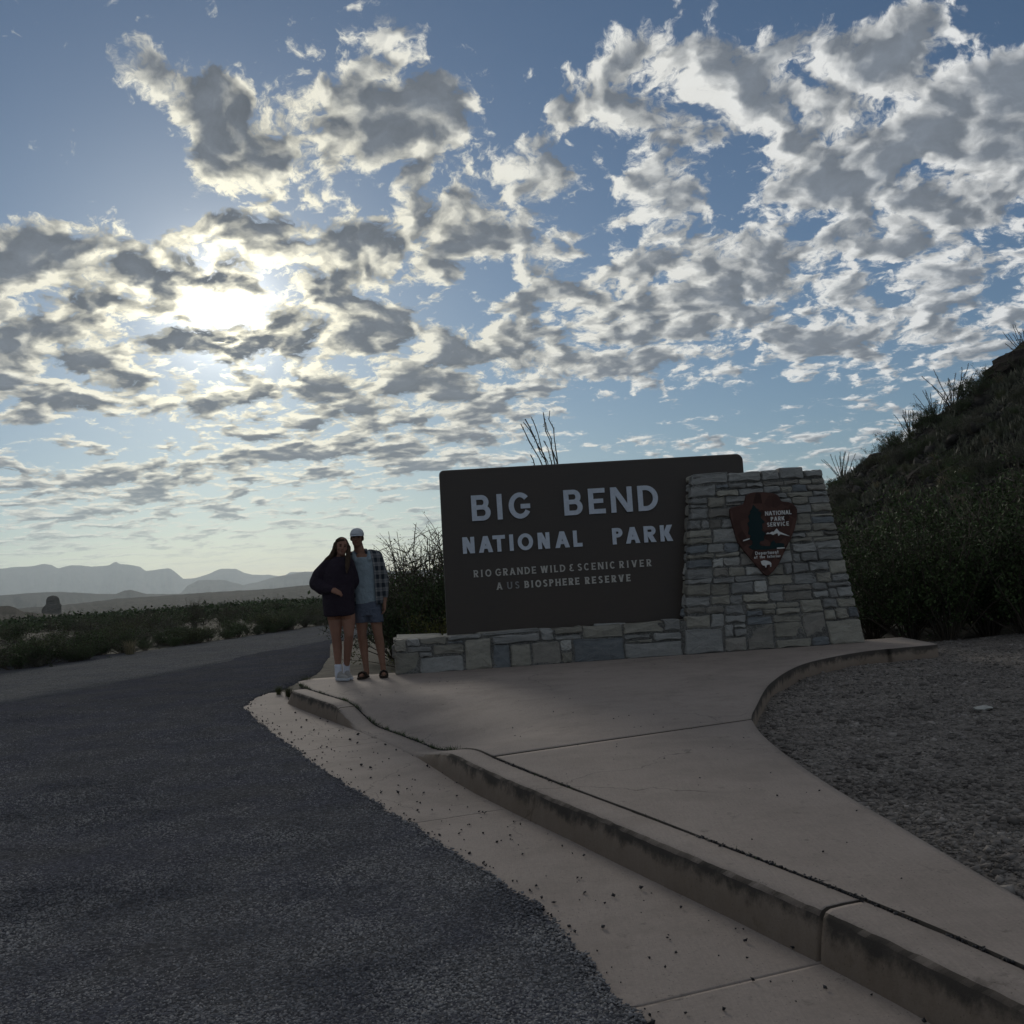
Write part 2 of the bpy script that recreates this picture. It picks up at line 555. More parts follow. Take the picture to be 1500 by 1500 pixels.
M['mountain'] = material('mountain_rock', m_rock((0.07, 0.065, 0.06), (0.10, 0.09, 0.08), 0.01), 0.06)
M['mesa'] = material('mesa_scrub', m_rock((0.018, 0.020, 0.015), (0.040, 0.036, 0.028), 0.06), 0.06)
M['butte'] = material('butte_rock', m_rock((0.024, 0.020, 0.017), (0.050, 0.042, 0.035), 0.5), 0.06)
M['stone_blue'] = material('stone_blue_grey', m_stone((0.208, 0.208, 0.198), (0.268, 0.265, 0.250), (0.155, 0.15, 0.14)))
M['stone_tan'] = material('stone_tan', m_stone((0.235, 0.222, 0.188), (0.300, 0.285, 0.240), (0.17, 0.155, 0.13)))
M['stone_brown'] = material('stone_brown', m_stone((0.175, 0.165, 0.145), (0.225, 0.21, 0.185), (0.12, 0.105, 0.09)))
M['stone_pale'] = material('stone_pale', m_stone((0.31, 0.31, 0.29), (0.37, 0.36, 0.33), (0.25, 0.24, 0.21)))
M['stone_dark'] = material('stone_slate', m_stone((0.145, 0.158, 0.165), (0.195, 0.205, 0.21), (0.11, 0.115, 0.115)))
M['mortar'] = material('mortar', m_ground((0.115, 0.112, 0.104), (0.155, 0.150, 0.138), (0.10, 0.096, 0.088), 9.0, (0.6, 0.01)))
M['panel'] = material('dark_brown_paint', m_panel, 0.55)
M['letter'] = material('letter_paint', flat((0.52, 0.56, 0.62), 0.55))
M['letter_small'] = material('small_letter_paint', flat((0.45, 0.43, 0.39), 0.6))
M['letter_dark'] = material('weathered_letter_paint', flat((0.23, 0.225, 0.22), 0.6))
M['arrow'] = material('arrowhead_brown', m_ground((0.066, 0.034, 0.027), (0.071, 0.036, 0.029), (0.062, 0.032, 0.026), 1.0, (0.15, 0.004)))
M['arrow_edge'] = material('arrowhead_edge', flat((0.05, 0.02, 0.014)))
M['tree_green'] = material('emblem_green', flat((0.006, 0.022, 0.024)))
M['white'] = material('white_paint', flat((0.62, 0.62, 0.60)))
M['skin_m'] = material('skin', m_cloth((0.23, 0.125, 0.085), 0.2, 6.0))
M['skin_w'] = material('skin_warm', m_cloth((0.25, 0.132, 0.092), 0.2, 6.0))
M['hoodie'] = material('dark_fleece', m_cloth((0.022, 0.015, 0.024), 0.35))
M['tee'] = material('grey_blue_jersey', m_cloth((0.22, 0.27, 0.30), 0.3))
M['shorts'] = material('slate_shorts', m_cloth((0.085, 0.10, 0.135), 0.35))
M['shorts_w'] = material('rust_shorts', m_cloth((0.22, 0.10, 0.06), 0.3))
M['plaid'] = material('plaid_flannel', m_plaid)
M['cap'] = material('white_cap', m_cloth((0.48, 0.50, 0.53), 0.2))
M['hair'] = material('brown_hair', m_cloth((0.060, 0.038, 0.024), 0.5, 40.0))
M['hair_m'] = material('dark_hair', m_cloth((0.025, 0.018, 0.013), 0.5, 40.0))
M['sock'] = material('white_sock', m_cloth((0.55, 0.57, 0.63), 0.2))
M['shoe'] = material('pale_shoe', m_cloth((0.30, 0.29, 0.275), 0.25))
M['sandal'] = material('dark_sandal', m_cloth((0.028, 0.020, 0.015), 0.3))
M['dark'] = material('dark_feature', flat((0.03, 0.015, 0.012)))
M['lip'] = material('lip', flat((0.22, 0.08, 0.065)))
M['leaf_dark'] = material('leaf_dark_green', m_leaf((0.036, 0.056, 0.020), (0.060, 0.090, 0.030)))
M['leaf_olive'] = material('leaf_olive', m_leaf((0.058, 0.070, 0.026), (0.090, 0.098, 0.040)))
M['leaf_yellow'] = material('leaf_yellow_green', m_leaf((0.085, 0.095, 0.020), (0.120, 0.115, 0.026)))
M['leaf_grey'] = material('leaf_grey_green', m_leaf((0.072, 0.076, 0.052), (0.11, 0.108, 0.075)))
M['straw'] = material('dry_grass', m_leaf((0.20, 0.17, 0.10), (0.28, 0.24, 0.15)))
M['twig'] = material('grey_twig', flat((0.060, 0.048, 0.036)))
M['wand'] = material('ocotillo_bark', flat((0.048, 0.042, 0.030)))
M['wand_pale'] = material('pale_waxy_stem', flat((0.17, 0.17, 0.12)))
M['chip'] = material('stone_chips', m_leaf((0.150, 0.151, 0.165), (0.280, 0.275, 0.275), 0.7), 0.0)
M['pebble'] = material('mixed_pebbles', m_leaf((0.135, 0.122, 0.112), (0.26, 0.237, 0.215), 0.8), 0.06)
M['scree'] = material('scree_rock', m_leaf((0.026, 0.024, 0.022), (0.060, 0.055, 0.050), 0.9), 0.06)
M['chip_black'] = material('black_chips', m_leaf((0.020, 0.020, 0.024), (0.035, 0.034, 0.036), 0.8))

# ------------------------------------------------------------------ terrain
def plain_z(x, y):
    r = np.hypot(x, y)
    z = -0.015 - 0.13 * sstep(11.5, 9.0, r) - 0.009 * np.clip(r - 45, 0, 855) - 0.008 * np.clip(r - 1200, 0, 2200)
    z = z + fbm(np.asarray(x) / 30.0, np.asarray(y) / 30.0, 4, 3) * 1.6 * sstep(40, 160, r)
    return z


HX, HY, HR, HS = 43.52, 48.78, 34.3, 0.605


def hill_z(x, y):
    x = np.asarray(x, float); y = np.asarray(y, float)
    ang = np.arctan2(y - HY, x - HX)
    rr = HR + 1.6 * np.sin(ang * 5 + 1.0) * 0.35 + fbm(x / 9, y / 9, 3, 11) * 1.6
    d = np.hypot(x - HX, y - HY)
    z = HS * (rr - d)
    z = np.where(z > 0, z, z * 0.6)
    led = fbm(x / 6.0, y / 6.0, 3, 25) * 3.0 + z * 0.9
    z = z + (fbm(x / 1.4, y / 1.4, 5, 21, 0.6) * 0.9 + np.abs(fbm(x / 4.0, y / 4.0, 3, 31)) * 0.8 + (led - np.floor(led)) ** 3 * 0.35 - 0.2) * sstep(0.2, 2.0, z)
    return z


def ground_z(x, y):
    return np.maximum(plain_z(x, y), hill_z(x, y))


def build_ground():
    r = np.r_[0.0, np.geomspace(1.5, 12000, 260)]
    a = np.linspace(0, 2 * np.pi, 361)
    Rr, Aa = np.meshgrid(r, a, indexing='ij')
    X = Rr * np.sin(Aa); Y = Rr * np.cos(Aa)
    V = np.stack([X, Y, plain_z(X, Y)], -1)
    tag(obj('ground', grid_mesh('ground', V), M['desert']), kind='structure')
    # rocky hill beside the sign
    xs = np.r_[np.arange(5, 40, 0.3), np.arange(40, 85, 1.0)]
    ys = np.r_[np.arange(10, 56, 0.3), np.arange(56, 90, 1.0)]
    X, Y = np.meshgrid(xs, ys)
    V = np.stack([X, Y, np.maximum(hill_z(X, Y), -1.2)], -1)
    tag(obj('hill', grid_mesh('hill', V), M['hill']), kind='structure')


def ridge(name, dist, prof, z0, front, back, rough, seed, mat, na=420, nr=36):
    A = np.array([p[0] for p in prof]); E = np.array([p[1] for p in prof])
    a = np.linspace(A.min(), A.max(), na)
    top = CAM_H + dist * np.tan(np.radians(np.interp(a, A, E)))
    top = top + (fbm(a * 3.1, a * 0, 5, seed) * rough)
    t = np.r_[np.linspace(-1, 0, nr), np.linspace(0, 1, nr // 2)[1:]]
    rows = []
    for k, tt in enumerate(t):
        d = dist + (tt * front if tt < 0 else tt * back)
        w = 1 - abs(tt)
        spur = np.abs(fbm(a * 2.4 + tt * 0.6, np.full_like(a, tt * 1.4), 5, seed + 5)) * 2.0
        h = np.clip(w ** 1.35 - spur * (1 - w) * w * 1.9, 0, 1)
        z = z0 + (top - z0) * h
        x = d * np.sin(np.radians(a)); y = d * np.cos(np.radians(a))
        rows.append(np.stack([x, y, z - (0.0 if w > 0 else 3.0)], -1))
    tag(obj(name, grid_mesh(name, np.array(rows), smooth=False), mat), kind='structure')


FAR = [(-60, 1.2), (-48, 1.7), (-40, 1.5), (-34, 2.0), (-31, 1.9), (-28.49, 2.1), (-27.6, 2.12), (-26.69, 2.04), (-26.17, 2.08), (-25.61, 2.09), (-25.14, 2.1), (-24.67, 2.18), (-24.35, 2.12), (-24.04, 1.9), (-23.82, 1.96), (-23.4, 2.04), (-22.91, 2.01), (-22.43, 1.91), (-21.93, 1.92), (-21.6, 1.94), (-21.4, 2.07), (-21.26, 2.1), (-21.1, 1.98), (-20.6, 1.92), (-20.1, 1.78), (-19.84, 1.55), (-19.44, 1.57), (-18.65, 1.63), (-18.35, 1.39), (-17.98, 1.01), (-17.39, 1.01), (-16.69, 1.19), (-16.22, 1.38), (-15.97, 1.44), (-15.26, 1.39), (-14.81, 1.15), (-14.39, 1.01), (-13.49, 0.95), (-12.77, 0.8), (-12.4, 1.03), (-11.3, 0.97), (-10.38, 1.02), (-8.9, 0.82), (-7.4, 0.88), (-5.91, 0.55), (-4.01, 0.59), (0, 0.5), (6, 0.8), (14, 0.4)]
MID = [(-18.98, -0.1), (-18.12, 0.29), (-17.76, 0.63), (-17.22, 0.89), (-16.52, 0.88), (-15.82, 0.8), (-15.3, 0.62), (-14.91, 0.49), (-14.05, 0.62), (-13.32, 0.79), (-12.58, 0.9), (-11.85, 1.0), (-11.3, 1.0), (-10.38, 0.99), (-8.89, 1.01), (-7.41, 0.73), (-5.14, 0.7), (0, 0.4), (8, 0.1)]
LOW = [(-60, 0.4), (-45, 0.6), (-35, 0.5), (-28.53, 0.76), (-26.73, 0.71), (-25.5, 0.74), (-24.08, 0.72), (-23.28, 0.63), (-22.31, 0.5), (-21.33, 0.43), (-20.92, 0.58), (-20.59, 0.6), (-20.22, 0.47), (-19.82, 0.33), (-18.29, 0.23), (-16.91, 0.07), (-14, -0.3)]
MESA = [(-60, -0.4), (-40, -0.2), (-28.55, -0.07), (-26.75, 0.0), (-24.04, 0.02), (-22.65, 0.1), (-21.33, 0.18), (-19.32, 0.19), (-16.9, 0.21), (-13.34, 0.2), (-11.52, 0.27), (-9.67, 0.34), (-7.43, 0.31), (-4.41, 0.23), (4, 0.1), (14, 0.0), (24, -0.3)]
DARK = [(-60, 0.1), (-45, 0.5), (-36, 0.3), (-28.54, 0.26), (-26.75, 0.17), (-26.38, 0.18), (-26.08, 0.06), (-25.68, -0.18), (-24.9, -0.34), (-23.96, -0.41), (-23.0, -0.51), (-22.03, -0.69), (-21.38, -0.91), (-20.38, -1.2)]

# ------------------------------------------------------------------ paving
ASPH_EDGE = np.array([(1.15, -4.0), (0.85, -1.0), (0.62, 1.0), (0.42, 2.2), (0.25, 2.91), (0.13, 3.41), (-0.02, 3.97), (-0.45, 4.93), (-1.38, 7.02), (-2.51, 9.78), (-3.03, 11.2), (-3.16, 12.22), (-3.03, 13.17), (-3.0, 15.3), (-3.5, 19.0), (-4.3, 23.5), (-4.2, 30.0)])
CURB = [(1.95, -3.0), (1.70, -1.0), (1.42, 1.0), (1.16, 2.2), (1.03, 2.65), (0.82, 3.24), (0.34, 4.40), (-0.30, 5.94), (-0.85, 7.49), (-1.45, 8.85), (-2.53, 11.18), (-2.80, 12.0), (-2.90, 12.7)]
CP = spline(CURB, 2600)
CT = np.gradient(CP, axis=0); CT /= np.linalg.norm(CT, axis=1)[:, None]
CN = np.stack([CT[:, 1], -CT[:, 0]], -1)           # towards the sidewalk


def curb_h(y):
    y = np.asarray(y, float)
    return 0.02 + 0.14 * np.where(y > 8.1, sstep(8.75, 9.7, y), 1 - sstep(6.35, 7.55, y))


def build_paving():
    # chip-seal apron with a ragged edge over the gutter
    ys = np.r_[np.arange(-15, 2.0, 0.3), np.arange(2.0, 9.0, 0.012), np.arange(9.0, 14.0, 0.03), np.arange(14.0, 24.5, 0.2)]
    ex = np.interp(ys, ASPH_EDGE[:, 1], ASPH_EDGE[:, 0])
    rag = fbm(ys * 9, ys * 0, 4, 41) * 0.07 + fbm(ys * 45, ys * 0, 2, 43) * 0.025
    ex = ex + rag
    cols = np.array([0.0, 0.0, 0.02, 0.08, 0.3, 1.0, 3.0, 8.0, 40.0])
    zc = np.array([-0.05, 0.006, 0.016, 0.02, 0.02, 0.02, 0.018, 0.012, -0.05])
    V = np.zeros((len(ys), len(cols), 3))
    V[..., 0] = ex[:, None] - cols[None, :]
    V[..., 1] = ys[:, None]
    V[..., 2] = zc[None, :] + fbm(V[..., 0] * 0.8, V[..., 1] * 0.8, 3, 47) * 0.012 * (cols[None, :] > 0.1)
    V[:, :3, 2] -= (0.034 * sstep(12.7, 13.6, ys))[:, None]
    tag(obj('parking_apron', grid_mesh('parking_apron', V[:, ::-1]), M['apron']), kind='structure')
    # the park road running off past the sign
    c = spline([(-14.5, -20), (-12.5, 0), (-9.9, 10), (-7.55, 19), (-6.55, 24.5), (-4.0, 34), (-0.5, 46), (6, 66), (16, 90), (30, 130)], 160)
    tgt = np.gradient(c, axis=0); tgt /= np.linalg.norm(tgt, axis=1)[:, None]
    nn = np.stack([tgt[:, 1], -tgt[:, 0]], -1)
    off = np.linspace(-2.55, 2.35, 9)
    V = np.zeros((160, 11, 3))
    offs = np.r_[off[0], off, off[-1]]
    wob = fbm(np.arange(160) * 0.9, np.arange(160) * 0, 3, 51) * 0.35
    for j, o in enumerate(offs):
        oo = o + (wob if j in (0, 1, 9, 10) else 0)
        V[:, j, :2] = c + nn * np.asarray(oo)[..., None] if np.ndim(oo) else c + nn * oo
        V[:, j, 2] = 0.038 - 0.0095 * abs(o) if 0 < j < 10 else -0.15
    rd = plain_z(c[:, 0], c[:, 1])
    V[:, :, 2] += np.where(np.hypot(c[:, 0], c[:, 1]) > 46, rd + 0.10, 0.0)[:, None]
    tag(obj('park_road', grid_mesh('park_road', V), M['road']), kind='structure')

    # gutter: concrete slabs with open joints
    gut = tag(empty('gutter'), kind='structure')
    cuts_y = [-3.0, -0.2, 3.185, 5.52, 8.16, 12.66]
    arc = CP[:, 1]
    for k in range(len(cuts_y) - 1):
        lo, hi = cuts_y[k], cuts_y[k + 1]
        idx = np.where((arc > lo) & (arc < hi))[0]
        idx = np.unique(np.r_[idx[0], idx[2:-2:3], idx[-1]])
        ww = np.array([-1.05, -1.0, -0.6, -0.3, -0.1, -0.02, 0.06])
        V = np.zeros((len(idx) + 2, len(ww), 3))
        P = CP[idx]; Nn = CN[idx]
        for j, w in enumerate(ww):
            V[1:-1, j, :2] = P + Nn * w
            V[1:-1, j, 2] = 0.004 + 0.006 * (-w) - (0.1 if j == 0 else 0) + fbm(V[1:-1, j, 0] * 3, V[1:-1, j, 1] * 3, 3, 61) * 0.006
        V[0] = V[1]; V[-1] = V[-2]
        V[0, :, 2] -= 0.06; V[-1, :, 2] -= 0.06
        obj('slab', grid_mesh('slab', V[:, ::-1]), M['concrete'], gut)
    # kerb: short cast lengths, dropped where the ramp runs through
    kerb = tag(empty('kerb'), kind='structure')
    cuts_y = [-3.0, -0.4, 3.19, 9.45, 11.35]
    for k in range(len(cuts_y) - 1):
        lo, hi = cuts_y[k], cuts_y[k + 1]
        idx = np.where((arc > lo) & (arc < hi))[0]
        idx = np.unique(np.r_[idx[1], idx[3:-3:3], idx[-2]])
        P = CP[idx]; Nn = CN[idx]
        h = curb_h(P[:, 1])
        nose = sstep(11.35, 11.15, P[:, 1])
        prof = [(0.0, -0.10), (0.0, 0.0), (0.012, 0.5), (0.024, 0.86), (0.034, 0.955), (0.052, 1.0), (0.11, 1.01), (0.178, 1.0), (0.184, -0.3)]
        V = np.zeros((len(idx) + 2, len(prof), 3))
        for j, (w, hf) in enumerate(prof):
            rough = fbm(P[:, 0] * 14 + j, P[:, 1] * 14, 3, 71 + j) * (0.010 if 1 < j < 6 else 0.004)
            V[1:-1, j, :2] = P + Nn * (w + rough)[:, None]
            V[1:-1, j, 2] = np.where(hf > 0, h * hf * (0.35 + 0.65 * nose), hf) + rough * 0.4
        V[0] = V[1]; V[-1] = V[-2]
        V[0, :, 2] = -0.08; V[-1, :, 2] = -0.08
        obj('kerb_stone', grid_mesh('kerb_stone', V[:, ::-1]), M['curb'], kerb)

    # sidewalk: two big slabs, the joint between them runs across from the kerb
    back = CP + CN * 0.192
    walk = tag(empty('sidewalk'), kind='structure')
    R1 = spline([(1.60, 1.2), (1.50, 2.2), (1.46, 3.16), (1.435, 4.09), (1.40, 5.24), (1.44, 6.3), (1.525, 7.0)], 80)
    R2 = spline([(1.53, 7.03), (1.66, 7.49), (2.18, 9.08), (2.89, 10.52), (3.74, 11.38), (4.25, 11.55), (4.66, 11.64), (4.74, 11.9), (4.80, 13.0)], 120)
    iL1 = np.where((back[:, 1] > 1.9) & (back[:, 1] < 6.20))[0]
    iL2 = np.where((back[:, 1] > 6.22) & (back[:, 1] < 12.2))[0]
    for iL, Rr in ((iL1, R1), (iL2, R2)):
        n = len(Rr)
        q = np.linspace(0, 1, n); qi = np.linspace(0, 1, len(iL))
        Lp = np.stack([np.interp(q, qi, back[iL, k]) for k in (0, 1)], -1)
        hy = curb_h(np.interp(q, qi, CP[iL, 1]))
        if Rr is R2:     # far edge swings round to run behind the wall
            Lp[-1] = (-2.55, 12.42)
        m = 26
        s = np.r_[0, 0, np.linspace(0.0, 1, m)[1:-1], 1, 1]
        s[2:4] = [0.012, 0.03]
        V = np.zeros((n, len(s), 3))
        V[..., :2] = Lp[:, None] * (1 - s)[None, :, None] + Rr[:, None] * s[None, :, None]
        dl = np.linalg.norm(V[..., :2] - Lp[:, None], axis=-1)
        dip = (0.16 - hy)[:, None] * sstep(1.3, 0.0, dl)
        V[..., 2] = 0.163 - dip + fbm(V[..., 0] * 0.7, V[..., 1] * 0.7, 3, 81) * 0.012
        V[:, 0, 2] -= 0.08; V[:, -1, 2] -= 0.25
        V = np.concatenate([V[:1], V, V[-1:]], 0)
        V[0, :, 2] -= 0.05; V[-1, :, 2] -= 0.25
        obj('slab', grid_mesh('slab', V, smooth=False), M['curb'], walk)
    # gravel bed inside the sidewalk
    xs = np.r_[np.arange(0, 5, 0.05), np.arange(5, 16, 0.3)]
    ys = np.r_[np.arange(-4, 2.4, 0.3), np.arange(2.4, 15.5, 0.05)]
    Rall = np.vstack([[(1.75, -4)], R1, R2[:-18]])
    rx = np.interp(ys, Rall[:, 1], Rall[:, 0]) - 0.08
    X = rx[:, None] + xs[None, :]
    Y = np.repeat(ys[:, None], len(xs), 1)
    Z = 0.03 + fbm(X * 1.2, Y * 1.2, 4, 91) * 0.07 + fbm(X * 9, Y * 9, 2, 95) * 0.02 - 0.15 * sstep(13.5, 15.5, Y)
    Z = np.where(xs[None, :] < 0.3, np.minimum(Z, 0.05), Z)
    tag(obj('gravel_bed', grid_mesh('gravel_bed', np.stack([X, Y, Z], -1)), M['gravel']), kind='structure')
    return R1, R2


build_ground()
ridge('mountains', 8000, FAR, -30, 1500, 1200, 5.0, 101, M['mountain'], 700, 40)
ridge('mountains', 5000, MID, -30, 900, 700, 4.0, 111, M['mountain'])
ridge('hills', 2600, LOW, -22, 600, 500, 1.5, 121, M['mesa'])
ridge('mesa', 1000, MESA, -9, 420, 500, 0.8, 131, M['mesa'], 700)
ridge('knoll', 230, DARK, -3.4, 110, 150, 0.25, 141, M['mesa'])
WALK_R1, WALK_R2 = build_paving()


def build_butte():
    d, az = 560.0, RAD(-24.42)
    cx, cy = d * math.sin(az), d * math.cos(az)
    zb = -5.6
    n, m = 40, 26
    rows = []
    for j in range(m):
        t = j / (m - 1)
        # broad skirt, waist, squarish head leaning a little
        rx = np.interp(t, [0, 0.10, 0.26, 0.45, 0.58, 0.66, 0.85, 0.95, 1.0], [9.0, 7.0, 4.6, 4.2, 3.9, 3.1, 3.2, 2.4, 0.2])
        ox = np.interp(t, [0, 0.4, 0.62, 1.0], [0, 0.0, 0.9, 0.9])
        z = zb + t * 12.2
        a = np.linspace(0, 2 * np.pi, n + 1)
        rr = rx * (1 + fbm(np.cos(a) * 1.6 + 5, np.sin(a) * 1.6 + t * 5, 4, 151) * 0.45)
        rows.append(np.stack([cx + ox + rr * np.cos(a), cy + rr * np.sin(a) * 0.9, np.full_like(a, z)], -1))
    tag(obj('rock_butte', grid_mesh('rock_butte', np.array(rows), smooth=False), M['butte']),
        'lone dark rock pinnacle standing on the plain before the mesa', 'rock')


build_butte()

# ------------------------------------------------------------------ lettering
def ring(cx, cy, rx, ry, t, a0, a1, n=18, ty=None):
    ty = t if ty is None else ty
    out = []
    aa = np.radians(np.linspace(a0, a1, n + 1))
    for p, q in zip(aa[:-1], aa[1:]):
        o = [(cx + rx * math.cos(p), cy + ry * math.sin(p)), (cx + rx * math.cos(q), cy + ry * math.sin(q)),
             (cx + (rx - t) * math.cos(q), cy + (ry - ty) * math.sin(q)), (cx + (rx - t) * math.cos(p), cy + (ry - ty) * math.sin(p))]
        out.append(o)
    return out


def box(x0, y0, x1, y1):
    return [[(x0, y0), (x1, y0), (x1, y1), (x0, y1)]]


def dia(x0, x1, y0, y1, tt):
    """slanted stroke from (x0,y0) to (x1,y1), horizontal width tt"""
    return [[(x0 - tt / 2, y0), (x0 + tt / 2, y0), (x1 + tt / 2, y1), (x1 - tt / 2, y1)]]


def glyph(ch, w, t):
    """strokes of a capital one unit high and w wide, stem t; list of groups of quads"""
    d = t * 1.15
    if ch == 'I':
        return [box(w / 2 - t / 2, 0, w / 2 + t / 2, 1)]
    if ch == 'L':
        return [box(0, 0, t, 1), box(t, 0, w, t * .95)]
    if ch == 'E':
        return [box(0, 0, t, 1), box(t, 0, w, t * .92), box(t, 1 - t * .92, w, 1), box(t, .5 - t * .43, w * .88, .5 + t * .43)]
    if ch == 'F':
        return [box(0, 0, t, 1), box(t, 1 - t * .92, w, 1), box(t, .5 - t * .43, w * .88, .5 + t * .43)]
    if ch == 'H':
        return [box(0, 0, t, 1), box(w - t, 0, w, 1), box(t, .5 - t * .43, w - t, .5 + t * .43)]
    if ch == 'T':
        return [box(0, 1 - t * .95, w, 1), box(w / 2 - t / 2, 0, w / 2 + t / 2, 1 - t * .95)]
    if ch == 'N':
        return [box(0, 0, t, 1), box(w - t, 0, w, 1), dia(d / 2, w - d / 2, 1, 0, d * 1.05)]
    if ch == 'M':
        return [box(0, 0, t, 1), box(w - t, 0, w, 1), dia(d / 2, w / 2, 1, 0, d), dia(w - d / 2, w / 2, 1, 0, d)]
    if ch == 'A':
        return [dia(d / 2, w / 2, 0, 1, d), dia(w - d / 2, w / 2, 0, 1, d), box(w * .24, .22, w * .76, .22 + t * .85)]
    if ch == 'V':
        return [dia(d / 2, w / 2, 1, 0, d), dia(w - d / 2, w / 2, 1, 0, d)]
    if ch == 'W':
        return [dia(d / 2, w * .28, 1, 0, d), dia(w * .5, w * .28, 1, 0, d), dia(w * .5, w * .72, 1, 0, d), dia(w - d / 2, w * .72, 1, 0, d)]
    if ch == 'K':
        return [box(0, 0, t, 1), dia(t + d * .2, w - d * .55, .36, 1, d * 1.2), dia(w * .44, w - d * .55, .60, 0, d * 1.25)]
    if ch == 'D':
        r = w * .62
        return [box(0, 0, t, 1), box(t, 0, w - r, t * .92) + ring(w - r, .5, r, .5, t, -90, 90, 18, t * .92) + box(t, 1 - t * .92, w - r, 1)]
    if ch == 'B':
        r1, r2 = .265, .30
        ym = .5 + .02
        hu = (1 - ym) / 2 + t * .23; hl = ym / 2 + t * .23
        xu = w * .92 - hu; xl = w - hl
        return [box(0, 0, t, 1),
                box(t, 1 - t * .9, xu, 1) + ring(xu, 1 - hu, hu, hu, t, -90, 90, 14, t * .9),
                box(t, ym - t * .45, max(xu, xl), ym + t * .45),
                box(t, 0, xl, t * .9) + ring(xl, hl, hl, hl, t, -90, 90, 14, t * .9)]
    if ch in 'PR':
        hu = .29
        xu = w - hu if w > hu + t else t
        rx = w - xu
        g = [box(0, 0, t, 1), box(t, 1 - t * .9, xu, 1) + ring(xu, 1 - hu, rx, hu, t, -90, 90, 14, t * .9) + box(t, 1 - 2 * hu, xu, 1 - 2 * hu + t * .9)]
        if ch == 'R':
            g.append(dia(w * .45, w - d * .5, 1 - 2 * hu + t * .4, 0, d * 1.15))
        return g
    if ch == 'O':
        return [ring(w / 2, .5, w / 2, .515, t, 0, 360, 36, t * .95)]
    if ch == 'C':
        return [ring(w / 2, .5, w / 2, .515, t, 45, 315, 30, t * .95)]
    if ch == 'G':
        return [ring(w * .52, .5, w * .52, .515, t, 42, 330, 32, t * .95), box(w * .55, .38, w * .99, .38 + t * .9)]
    if ch == 'U':
        return [box(0, .35, t, 1), box(w - t, .35, w, 1), ring(w / 2, .35, w / 2, .365, t, 180, 360, 18, t * .95)]
    if ch == 'S':
        return [ring(w / 2, .74, w / 2, .27, t, 20, 270, 20, t * .9), ring(w / 2, .27, w / 2, .28, t, -160, 90, 20, t * .9)]
    if ch == '&':
        return [ring(w * .6, .73, w * .5, .27, t, 50, 270, 18, t * .9), ring(w * .6, .27, w * .6, .27, t, 90, 320, 18, t * .9)]
    if ch == 'o':
        return [ring(w / 2, .33, w / 2, .34, t, 0, 360, 20, t * .95)]
    if ch == 'e':
        return [ring(w / 2, .33, w / 2, .34, t, 0, 310, 18, t * .95), box(t * .5, .30, w - t * .5, .30 + t * .7)]
    if ch == 'a':
        return [ring(w / 2, .33, w / 2, .34, t, 0, 360, 20, t * .95), box(w - t, 0, w, .66)]
    if ch == 'p':
        return [box(0, -.3, t, .66), ring(w / 2, .33, w / 2, .34, t, 0, 360, 20, t * .95)]
    if ch == 'n':
        return [box(0, 0, t, .66), ring(w / 2, .36, w / 2, .31, t, 0, 180, 12, t * .95), box(w - t, 0, w, .36)]
    if ch == 'm':
        return [box(0, 0, t, .66), box(w / 2 - t / 2, 0, w / 2 + t / 2, .6), box(w - t, 0, w, .6), box(t, .6, w, .66)]
    if ch == 'h':
        return [box(0, 0, t, 1), ring(w / 2, .36, w / 2, .31, t, 0, 180, 12, t * .95), box(w - t, 0, w, .36)]
    if ch == 'r':
        return [box(0, 0, t, .66), ring(w / 2, .36, w / 2, .30, t, 30, 180, 10, t * .95)]
    if ch == 't':
        return [box(w / 2 - t / 2, 0, w / 2 + t / 2, .9), box(0, .6, w, .6 + t * .8)]
    if ch == 'f':
        return [box(w / 2 - t / 2, 0, w / 2 + t / 2, .95), box(0, .6, w, .6 + t * .8), box(w / 2, .95 - t, w, .95)]
    if ch == 'i':
        return [box(w / 2 - t / 2, 0, w / 2 + t / 2, .66), box(w / 2 - t / 2, .8, w / 2 + t / 2, .8 + t)]
    return []


WIDTH = {'I': .30, 'L': .55, 'E': .60, 'F': .58, 'T': .66, 'N': .78, 'M': .9, 'A': .80, 'V': .78, 'W': 1.05, 'K': .70, 'D': .76, 'B': .66, 'P': .60, 'R': .64,
         'O': .86, 'C': .78, 'G': .84, 'U': .72, 'S': .58, 'H': .74, '&': .5, 'o': .55, 'e': .55, 'a': .55, 'p': .55, 'n': .5, 'm': .75, 'h': .5, 'r': .4, 't': .4, 'f': .4, 'i': .2, ' ': .4}


def letter_mesh(ch, w, h, t, depth, serif=0.0):
    """solid letter in the x-z plane, front towards -y; w, h, t in metres"""
    V, Fc = [], []
    groups = glyph(ch, w / h, t / h)
    if serif:
        k = t / h
        for g in list(groups):
            for q in g:
                if len(g) == 1:
                    for (y, sgn) in ((0, 1), (1, -1)):
                        pts = [p for p in q if abs(p[1] - y) < 1e-6]
                        if len(pts) == 2 and abs(pts[0][0] - pts[1][0]) < k * 1.6:
                            xa = min(p[0] for p in pts) - serif; xb = max(p[0] for p in pts) + serif
                            groups.append(box(xa, min(y, y + sgn * k * .35), xb, max(y, y + sgn * k * .35)))
    for gi, g in enumerate(groups):
        dz = depth + 0.0007 * gi
        for q in g:
            area = sum(q[i][0] * q[(i + 1) % 4][1] - q[(i + 1) % 4][0] * q[i][1] for i in range(4))
            if area < 0:
                q = q[::-1]
            b = len(V)
            V += [(x * h, -dz, y * h) for x, y in q] + [(x * h, 0.0, y * h) for x, y in q]
            Fc.append((b, b + 1, b + 2, b + 3))
            for i in range(4):
                j = (i + 1) % 4
                Fc.append((b + i, b + 4 + i, b + 4 + j, b + j))
    return mesh_from('letter', V, Fc)


